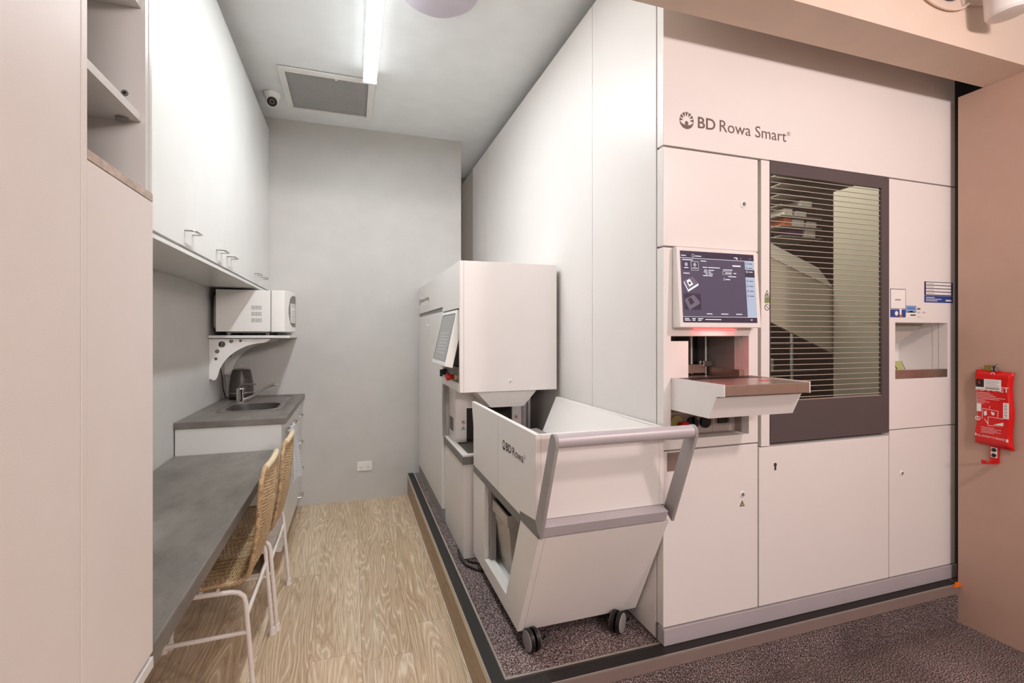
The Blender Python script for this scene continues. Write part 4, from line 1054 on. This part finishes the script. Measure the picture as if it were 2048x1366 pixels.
# ================================================================== PACKAGE LOADER
LX = .545; LR = 1.105; LZ = 1.772
t = thing('loading_machine', (.83, 3.4, PZ), 'white package loading machine with tilted grey screen, standing behind the trolley', 'machine')
L_ = t
box('rear_body', 'robot', L_, LX+.022, LR, 3.075, 4.195, .262, LZ, .002)
box('top_band', 'robot', L_, LX, LX+.0215, 3.055, 4.195, 1.551, LZ, .002)
box('handle_recess', 'grey', L_, LX+.012, LX+.0215, 3.075, 4.19, 1.523, 1.5505)
for a, b in ((3.072, 3.640), (3.643, 4.195)):
    d = box('door', 'robot', L_, LX, LX+.0215, a, b, .264, 1.522, .002)
    lock(d, 3.60 if a < 3.5 else 3.70, 1.445, LX, '-X', .010)
box('kick_strip', 'grey', L_, LX+.002, LR-.02, 3.065, 4.19, PZ, .2625)
hd = MB().plate('x', LX, LX+.02, 2.532, 3.054, 1.066, LZ, [(2.556, 3.032, 1.112, 1.520)]).build('head_side', 'robot', L_, .0015)
hb = MB().box(LX+.0205, LR, 2.532, 2.555, 1.066, LZ).build('head_door', 'robot', L_, .002)
MB().lathe([(.0125, 0), (.0125, -.002), (.009, -.004)], (.826, 2.532, 1.121), 'y', 20).build('lock', 'white', hb)
box('lock_slot', 'greydark', hb, .8245, .8275, 2.5268, 2.5282, 1.116, 1.126)
box('head_body', 'robot', L_, LX+.11, LR, 2.5555, 3.074, 1.068, LZ-.001)
box('head_top', 'robot', L_, LX+.0205, LX+.11, 2.5555, 3.074, 1.54, LZ-.001)
box('head_bottom', 'robot', L_, LX+.0205, LX+.11, 2.5555, 3.074, 1.068, 1.11)
box('recess_back', 'greydark', L_, LX+.10, LX+.1095, 2.556, 3.07, 1.111, 1.539)
M['lctrl'] = mat('loader_control_panel', srgb(128, 124, 120), .5)
cp = box('control_panel', 'lctrl', L_, LX+.012, LX+.03, 2.557, 3.030, 1.113, 1.196, .001)
MB().lathe([(.013, 0), (.013, -.022), (.022, -.028), (.022, -.044), (.012, -.048)], (LX+.012, 2.745, 1.135), 'x').build('emergency_stop', 'red', cp)
MB().lathe([(.015, 0), (.015, -.014), (.008, -.016)], (LX+.012, 2.650, 1.138), 'x').build('yellow_collar', 'yellow', cp)
MB().lathe([(.020, 0), (.020, -.020), (.012, -.024)], (LX+.012, 2.985, 1.146), 'x').build('rotary_switch', 'black', cp)
box('switch_grip', 'black', cp, LX-.028, LX-.012, 2.978, 2.992, 1.118, 1.16)
# tilted screen: top at the face, bottom swung out
g = MB(); a, b = 2.578, 3.022
g.hexa([(.472, a, 1.205), (.515, a, 1.196), (.515, b, 1.196), (.472, b, 1.205)], [(.541, a, 1.512), (.585, a, 1.505), (.585, b, 1.505), (.541, b, 1.512)])
ms = g.build('tilted_screen', 'white', L_, .003)
def sp(y, v): return (.472+(.069)*v-.0012, y, 1.205+.307*v)
g = MB(); g.quad(sp(a+.024, .085), sp(b-.03, .085), sp(b-.03, .94), sp(a+.024, .94)); g.build('screen_bezel_shadow', 'ink', ms, smooth=False)
def sp2(y, v): q = sp(y, v); return (q[0]-.0006, q[1], q[2])
g = MB(); g.mi = 0; g.quad(sp2(a+.026, .09), sp2(b-.050, .09), sp2(b-.050, .925), sp2(a+.026, .925)); g.mi = 1
def sp3(y, v): q = sp(y, v); return (q[0]-.0012, q[1], q[2])
for k in range(7): g.quad(sp3(a+.08, .22+.06*k), sp3(b-.12, .22+.06*k), sp3(b-.12, .235+.06*k), sp3(a+.08, .235+.06*k))
g.build('screen_display', ['scr_grey', 'scr_grey2'], ms, smooth=False)
emblem('emblem', 'ink', L_, '-X', LX-.0008, 4.13, 1.645, .024)
text('lettering', 'BD Rowa ProLog', 'ink', L_, (LX-.0008, 4.09, 1.630), .46, .036, '-X')
# open bay under the head
box('bay_back', 'robot', L_, LX+.022, LR, 3.055, 3.074, .735, 1.066)
box('bay_post', 'grey', L_, LX+.002, LX+.020, 3.03, 3.066, .735, 1.066)
MB().plate('y', 2.84, 2.86, .585, 1.06, .733, 1.0675, [(.652, .940, .70, .935)]).build('bay_frame', 'robot', L_)
box('bay_side_panel', 'robot', L_, .584, .590, 2.8605, 3.05, .735, 1.066)
g = MB()
for k in range(6): g.box(.5815, .584, 2.90+.018*k, 2.908+.018*k, .79, .87)
g.build('bay_vent', 'greydark', L_)
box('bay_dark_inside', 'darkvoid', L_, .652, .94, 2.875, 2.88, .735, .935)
box('bay_rail', 'alu', L_, 1.0, 1.012, 2.80, 2.838, .733, 1.066); box('bay_rail', 'alu', L_, 1.03, 1.045, 2.80, 2.838, .733, 1.066)
MB().hexa([(.735, 2.60, .970), (.930, 2.60, .970), (.930, 2.80, .970), (.735, 2.80, .970)], [(.645, 2.57, 1.065), (1.0, 2.57, 1.065), (1.0, 2.83, 1.065), (.645, 2.83, 1.065)]).build('funnel', 'robot', L_)
def sign(parent, x, y, z, kind):
    g = Flat('-Y', (x, y, z))
    if kind == 'no':
        g.disc(0, 0, .012, 0, 20); g.lay = 1; g.disc(0, 0, .0095, 1, 20); g.lay = 2; g.rect(-.005, -.004, .010, .008, 2); g.lay = 3; g.poly([(-.008, .006), (-.006, .008), (.008, -.006), (.006, -.008)], 0)
    else:
        g.poly([(-.013, -.010), (.013, -.010), (0, .013)], 2); g.lay = 1; g.poly([(-.009, -.0075), (.009, -.0075), (0, .0085)], 1); g.lay = 2; g.rect(-.004, -.006, .008, .006, 2)
    g.build('warning_sign', ['red', 'paper', 'ink'], parent, smooth=False)
sign(L_, .632, 2.839, .853, 'no'); sign(L_, .632, 2.839, .818, 'tri'); sign(L_, .965, 2.839, .868, 'no')
MB().plate('z', PZ+.002, .688, .562, 1.10, 2.512, 3.058, []).build('pedestal', 'robot', L_, .002)
MB().plate('z', .688, .730, .556, 1.10, 2.506, 3.054, [(.580, 1.08, 2.532, 3.03)]).build('pedestal_band', 'greydark', L_)
MB().plate('z', .7302, .738, .557, 1.10, 2.507, 3.050, [(.590, 1.075, 2.542, 3.02)]).build('pedestal_rim', 'robot', L_)
MB().hexa([(.582, 2.534, .689), (1.078, 2.534, .689), (1.078, 2.86, .689), (.582, 2.86, .689)], [(.582, 2.534, .700), (1.078, 2.534, .700), (1.078, 2.86, .728), (.582, 2.86, .728)]).build('pedestal_tray', 'greydark', L_)

# cables on the platform
tag(MB().tube([(.555, 2.62, PZ+.008), (.545, 2.52, PZ+.007), (.556, 2.44, PZ+.006), (.60, 2.37, PZ+.006), (.68, 2.33, PZ+.006), (.80, 2.32, PZ+.006)], .0065, 8).build('power_cable', 'black'), 'thicker black cable curling out from under the loading machine', 'cable')
tag(MB().tube([(.575, 2.495, PZ+.006), (.585, 2.47, PZ+.006), (.63, 2.44, PZ+.005), (.72, 2.42, PZ+.005), (.80, 2.43, PZ+.005)], .0045, 8).build('power_cable', 'black'), 'thin black cable lying behind the thicker one on the carpet', 'cable')

# ================================================================== TROLLEY
t = thing('trolley', (.86, 2.0, PZ), 'white wheeled hopper trolley with grey push handle in front of the loading machine', 'trolley')
K_ = t; x0, x1 = .600, 1.120
def side(x, xx, nm):
    g = MB()
    g.prism([(2.453, .243), (2.233, .243), (2.233, .665), (2.453, .665)], 'x', x, xx)
    return g.build(nm, 'robot', K_, .0015)
side(x0, x0+.022, 'side_door')
g = MB(); g.prism([(2.231, .243), (1.748, .243), (1.529, .684), (1.713, .684), (1.893, .312), (2.231, .307)], 'x', x0, x0+.024); g.build('side_panel', 'robot', K_, .001)
g = MB(); g.prism([(2.453, .243), (1.748, .243), (1.529, .684), (2.453, .684)], 'x', x1-.02, x1); g.build('side_panel', 'robot', K_, .001)
g = MB(); g.hexa([(x0+.0245, 1.748, .243), (x1-.0205, 1.748, .243), (x1-.0205, 1.768, .243), (x0+.0245, 1.768, .243)], [(x0+.0245, 1.529, .684), (x1-.0205, 1.529, .684), (x1-.0205, 1.550, .684), (x0+.0245, 1.550, .684)]); g.build('front_panel', 'robot', K_)
box('back_panel', 'robot', K_, x0+.0225, x1-.0205, 2.432, 2.453, .243, .665)
box('base_board', 'laminate', K_, x0+.03, x1-.021, 1.775, 2.43, .2765, .285)
box('bin_ledge', 'white', K_, x0+.0245, x0+.045, 1.93, 2.23, .286, .309, .001)
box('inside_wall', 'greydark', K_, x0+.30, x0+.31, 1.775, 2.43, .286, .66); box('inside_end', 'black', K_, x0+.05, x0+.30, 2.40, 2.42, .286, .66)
box('inner_jamb', 'grey', K_, x0+.0225, x0+.05, 2.205, 2.231, .310, .66)
MB().box(x0+.004, x1-.004, 1.60, 2.450, .684, .700).build('deck', 'black', K_)
# grey band round the hopper foot
g = MB(); g.prism([(2.453, .6655), (1.72, .6655), (1.72, .700), (2.453, .700)], 'x', x0-.001, x0+.022); g.build('side_band', 'greydark', K_)
g = MB(); g.prism([(1.7195, .6845), (1.7195, .715), (1.560, .738), (1.530, .6845)], 'x', x0-.001, x0+.012); g.build('side_band', 'greydark', K_)
g = MB(); g.prism([(1.5285, .688), (1.513, .727), (1.545, .737), (1.575, .737), (1.575, .688)], 'x', x0+.0125, x1-.0125); g.build('front_ledge', 'alu', K_, .001)
# handle
def arm(xa, xb):
    g = MB(); cy_, cz_ = 1.408, 1.040
    g.prism([(1.518, .686), (1.566, .722)] + [(cy_+.0245*math.cos(math.radians(a)), cz_+.0245*math.sin(math.radians(a))) for a in range(20, 200, 15)] + [(cy_-.0245, cz_-.012)], 'x', xa, xb); return g.build('handle_arm', 'arm', K_, .0015)
arm(x0, x0+.012); arm(x1+.004, x1+.016)
g = MB(); g.cyl((x0+.0122, 1.408, 1.040), (x1+.0038, 1.408, 1.040), .0225, 32); g.build('push_bar', 'alu', K_)
# hopper
lp = MB().prism([(1.557, .738), (1.557, 1.032), (2.495, 1.024), (2.455, .90), (2.453, .7005), (1.70, .7005)], 'x', x0, x0+.020).build('hopper_side', 'robot', K_, .001)
box('panel_seam', 'ink_light', lp, x0-.0004, x0+.001, 2.0075, 2.0085, .702, 1.025)
MB().box(x0+.0205, x1-.021, 1.557, 1.577, .738, 1.031).build('hopper_front', 'robot', K_, .001)
MB().prism([(1.557, .738), (1.557, 1.031), (2.53, 1.024), (2.46, .90), (2.453, .7005), (1.70, .7005)], 'x', x1-.0205, x1).build('hopper_side', 'robot', K_, .001)
g = MB(); g.hexa([(x0+.14, 1.578, .83), (x1-.14, 1.578, .82), (x1-.15, 2.40, .82), (x0+.14, 2.42, .83)], [(x0+.14, 1.578, .836), (x1-.14, 1.578, .826), (x1-.15, 2.40, .826), (x0+.14, 2.42, .836)]); g.build('hopper_floor', 'robot', K_)
g = MB(); g.hexa([(x1-.15, 1.578, .822), (x1-.022, 1.578, 1.018), (x1-.022, 2.525, 1.018), (x1-.17, 2.40, .822)], [(x1-.15, 1.578, .830), (x1-.022, 1.578, 1.026), (x1-.022, 2.525, 1.026), (x1-.17, 2.40, .830)]); g.build('hopper_slope', 'robot', K_)
MB().box(x0+.021, x0+.13, 1.60, 2.42, .84, .874).build('hopper_tray', 'grey', K_, .001)
MB().box(x1-.26, x1-.17, 2.28, 2.44, .84, .872).build('latch_block', 'grey', K_, .001)
emblem('emblem', 'ink', K_, '-X', x0-.0008, 1.922, .918, .021)
text('lettering', 'BD', 'ink', K_, (x0-.0008, 1.892, .903), .070, .033, '-X', bold=.02)
text('lettering', 'Rowa', 'ink', K_, (x0-.0008, 1.808, .903), .128, .033, '-X')
f_ = Flat('-X', (x0-.0008, 1.668, .930)); f_.disc(0, 0, .007, 0, 18, ri=.0058); f_.build('registered_ring', 'ink', K_, smooth=False)
text('registered_mark', 'R', 'ink', K_, (x0-.0008, 1.671, .9265), .005, .007, '-X')
# casters
def caster(x, y, rot, stem=.07):
    c, s = math.cos(rot), math.sin(rot)
    def q(a, b, z): return (x+a*c-b*s, y+a*s+b*c, z)
    r = .041
    o = MB().box(x-.018, x+.018, y+stem-.02, y+stem+.02, PZ+.06, .2763).build('caster', 'black', K_)
    for sd in (-1, 1):
        MB().tube([q(sd*.004, 0, PZ+r), q(sd*.005, 0, PZ+r), q(sd*.018, 0, PZ+r), q(sd*.020, 0, PZ+r)], r, 32, rs=[r-.004, r, r, r-.003]).build('tyre', 'black', o)
        MB().tube([q(sd*.0201, 0, PZ+r), q(sd*.0225, 0, PZ+r), q(sd*.024, 0, PZ+r)], r, 32, rs=[r-.004, r-.005, r-.012]).build('hub_cap', 'grey', o)
    g = MB(); g.tube([q(0, 0, PZ+r), (x, y+stem*.5, PZ+.06), (x, y+stem, PZ+.07)], .01, 8); g.build('fork', 'black', o)
    g = MB(); g.tube([(x+.03, y+stem*.4, PZ+.03), (x+.05, y+stem*.4-.015, PZ+.022), (x+.065, y+stem*.4-.01, PZ+.03)], .011, 8, flat=.5); g.build('brake_pedal', 'black', o)
caster(.645, 1.712, .13); caster(1.012, 1.712, -.9); caster(.66, 2.38, 0, .0); caster(1.05, 2.38, 0, .0)

# grey bin inside the trolley
t = thing('waste_bin', (.76, 2.14, .2862), 'grey tapered plastic bin inside the side opening of the trolley', 'bin')
bx0, bx1, by0, by1 = .632, .86, 1.975, 2.352
g = MB()
def loop(ins, z, ix=0): return [(bx0+ins, by0+ins+ix, z), (bx1-ins, by0+ins+ix, z), (bx1-ins, by1-ins-ix, z), (bx0+ins, by1-ins-ix, z)]
levels = [loop(.05, .292, .02), loop(.012, .545, .004), loop(.012, .547), loop(.0, .547), loop(0, .596), loop(.010, .596), loop(.016, .545), loop(.055, .30, .02)]
prev = None
for lv in levels:
    A = [g.bm.verts.new(p) for p in lv]
    if prev:
        for i in range(4): g.face([prev[i], prev[(i+1) % 4], A[(i+1) % 4], A[i]])
    else: first = A
    prev = A
g.face(first[::-1]); g.face(prev); g.build('body', 'bin', t, .002)
MB().box(bx0-.004, bx0+.012, 2.06, 2.14, .534, .5468).build('grip', 'bin', t, .001)
box('rim_mark', 'ink', t, bx0-.0006, bx0, 2.215, 2.225, .575, .582)

# ================================================================== FIRE BLANKET, HOOK, TAG
t = thing('fire_blanket', (2.745, 1.385, .875), 'red fire blanket pouch hanging on the tan wall at the right edge', 'fire blanket')
g = MB(); NU, NV = 40, 44; V = []
def ease(q, w_): q = max(0, min(1, q/w_)); return q*q*(3-2*q)
def bulge(u, v): return .018*ease(u, .07)*ease(1-u, .07)*ease(v, .06)*ease(1-v, .06)
ya, yb = 1.458, 1.318
for i in range(NV+1):
    row = []
    v = i/NV; z = 1.214-.338*v
    for j in range(NU+1):
        u = j/NU
        pinch = .006*math.sin(PI*v)
        y = ya-pinch+(yb-ya+2*pinch)*u - .006*v*(1-u)*0
        bul = bulge(u, v)
        x = 2.749-bul
        row.append((x, y+.004*math.sin(v*9), z-.010*v*u+.004*math.sin(u*5)*(v < .01)))
    V.append(row)
sheet(g, V, -.004); pou = g.build('pouch', 'pouch', t)
def pz(u, v, e):  # on the bulged surface
    return 2.749-.0205-e
def BF(off=0): return Flat('-X', (2.7265-off, 1.452, .876))
W = 'paper'
text('brand_word', 'BLANKET', W, t, (2.7262, 1.448, 1.122), .118, .022, '-X', bold=.01)
text('pull_instruction', 'PULL DOWN TO RELEASE', W, t, (2.7262, 1.447, .913), .104, .009, '-X', rot=-.05)
g = BF()
for k, ww in enumerate((.05, .062, .072, .105, .084, .035, .05, .03)): g.rect(.006, .236-.0068*k, ww, .0016, 0)
for k, ww in enumerate((.05, .07, .06, .07, .05)): g.rect(.022+.004*(k % 2), .080-.006*k, ww, .0013, 0)
g.rect(.008, .150, .017, .036, 0); g.rect(.103, .130, .020, .070, 0)
g.disc(.012, .118, .010, 0, 18, ri=.007); g.rect(.010, .110, .003, .016, 0)
g.rect(.002, .038, .003, .012, 0); g.rect(.113, .028, .008, .013, 0)
# drawing of hands pulling a folded cloth
for (a, b) in (((.030, .165), (.086, .160)), ((.030, .165), (.028, .118)), ((.086, .160), (.084, .128)), ((.050, .130), (.104, .128)), ((.050, .130), (.050, .090)), ((.050, .090), (.104, .098)), ((.104, .098), (.104, .112)), ((.056, .178), (.056, .168))):
    dx, dy = b[0]-a[0], b[1]-a[1]; l = math.hypot(dx, dy); nx, ny = -dy/l*.0009, dx/l*.0009
    g.poly([(a[0]-nx, a[1]-ny), (b[0]-nx, b[1]-ny), (b[0]+nx, b[1]+ny), (a[0]+nx, a[1]+ny)], 0)
g.poly([(.034, .150), (.044, .158), (.046, .138), (.036, .132)], 0); g.poly([(.060, .156), (.074, .150), (.070, .138), (.062, .142)], 0)
g.poly([(.034, .122), (.050, .094), (.050, .102), (.038, .118)], 0); g.poly([(.104, .098), (.104, .112), (.070, .098)], 0)
g.build('printed_instructions', 'paper', t, smooth=False)
g = BF(.0008); g.lay = 1
g.rect(.006, .252, .034, .046, 1); g.rect(.006, .252, .030, .010, 0, 2); g.poly([(.014, .284), (.022, .292), (.020, .282), (.024, .276), (.016, .278)], 2)
g.lay = 3; g.rect(.036, .250, .062, .050, 0); g.lay = 4
for k, ww in enumerate((.046, .050, .036, .046)): g.rect(.042, .292-.0065*k, ww, .0016, 3)
g.rect(.041, .256, .050, .004, 4); g.rect(.041, .263, .050, .003, 3)
g.build('service_sticker', ['paper', 'black', 'red', 'ink_light', 'ink_brown'], t, smooth=False)
text('sticker_word', 'BALUZE SERVICE', 'ink', t, (2.7262-.0035, 1.411, .876+.265), .050, .005, '-X')
g = BF(.0012); g.lay = 1
for k in range(9): g.rect(.107, .136+.007*k, .010, .0022 if k % 2 else .0012, 0)
g.build('side_barcode_print', 'ink', t, smooth=False)
MB().tube([(2.735, 1.388+.006*math.cos(a), 1.200+.006*math.sin(a)) for a in [2*PI*k/12 for k in range(12)]], .0014, 6, closed=True).build('eyelet', 'paper', t)
for ch_ in list(C.objects):
    if ch_.parent is t and ch_ is not pou and ch_.name.split('.')[0] != 'eyelet':
        ex = {'service_sticker': .0012, 'sticker_word': .0026, 'side_barcode_print': .0012}.get(ch_.name.split('.')[0], .0006)
        for vv in ch_.data.vertices:
            wy, wz = vv.co.y+t.location.y, vv.co.z+t.location.z
            v_ = min(1, max(0, (1.214-wz)/.338)); u_ = min(1, max(0, (ya-wy)/(ya-yb)))
            lay = (2.7265-(vv.co.x+t.location.x)) if ch_.name.startswith('service') else 0
            vv.co.x = 2.731-ex-max(0, lay)-t.location.x
t = thing('wall_hook', (2.757, 1.382, 1.21), 'small wall hook with brass tag and ring above the red pouch', 'hook')
MB().tube([(2.7605, 1.385, 1.240), (2.742, 1.385, 1.236), (2.735, 1.385, 1.225), (2.738, 1.385, 1.212)], .003, 8).build('hook', 'black', t)
MB().box(2.744, 2.747, 1.388, 1.425, 1.214, 1.238).build('tag', 'brass', t, .001)
MB().tube([(2.742, 1.380+.014*math.cos(a), 1.226+.013*math.sin(a)) for a in [2*PI*k/16 for k in range(16)]], .0022, 8, closed=True).build('ring', 'chrome_sat', t)
t = thing('wall_bracket', (2.757, 1.385, .80), 'red metal bracket hook with two black screws below the fire blanket', 'bracket')
MB().box(2.752, 2.7605, 1.375, 1.407, .800, .870).build('plate', 'red', t, .001)
box('white_insert', 'white', t, 2.7505, 2.752, 1.380, 1.403, .822, .868)
for z in (.857, .833): MB().lathe([(.0085, 0), (.0085, -.003), (.004, -.005)], (2.7504, 1.391, z), 'x', 16).build('screw', 'black', t)
MB().prism([(2.7605, 1.377), (2.7605, 1.405), (2.69, 1.405), (2.69, 1.397), (2.735, 1.377)], 'z', .797, .801).build('arm', 'red', t)
MB().box(2.688, 2.694, 1.388, 1.406, .801, .815).build('tip', 'red', t, .001)

# orange clip at the end of the platform trim
tag(MB().box(2.715, 2.7595, 1.520, 1.5265, PZ-.010, PZ+.003).box(2.735, 2.7595, 1.5265, 1.534, PZ+.0015, PZ+.006).build('trim_clip', 'orange'), 'small orange plastic clip at the right end of the platform edge', 'clip')

# ================================================================== TOP RIGHT: TRACK SPOT, SIGN, CONDUIT
t = thing('track_spotlight', (2.34, 1.15, 2.57), 'white cylindrical spotlight hanging at the top right corner', 'spotlight')
d = Vector((.10, -.02, -1)).normalized(); c0 = Vector((2.362, 1.15, 2.588))
g = MB(); g.tube([c0, c0-d*.003, c0-d*.012, c0-d*.16, c0-d*.165], .06, 28, rs=[.046, .060, .066, .066, .058]); g.build('housing', 'white', t)
MB().tube([(2.30, 1.172, 2.82), (2.283, 1.183, 2.73), (2.272, 1.183, 2.69), (2.283, 1.172, 2.66)], .004, 8).build('wire', 'chrome_sat', t)
MB().box(2.33, 2.35, 1.14, 1.16, 2.75, 2.9).build('arm', 'white', t, .002)
MB().box(2.1, 2.7, 1.135, 1.165, 2.9, 2.925).build('track', 'grey', t, .001)
t = thing('hanging_sign', (2.15, 1.24, 2.67), 'blue-bottomed sign just peeking in at the top right of the bulkhead', 'sign')
MB().lathe([(.105, 0), (.105, .012)], (2.200, 1.245, 2.785), 'y', 40).build('disc', 'blue', t)
tag(MB().tube([(2.10+.17*math.cos(math.radians(a))+.07, 1.252, 2.735+.095*math.sin(math.radians(a))) for a in range(185, 330, 8)] + [(2.50, 1.252, 2.72)], .005, 8).build('surface_conduit', 'beam'), 'cream cable loop running across the bulkhead at the top right', 'cable')
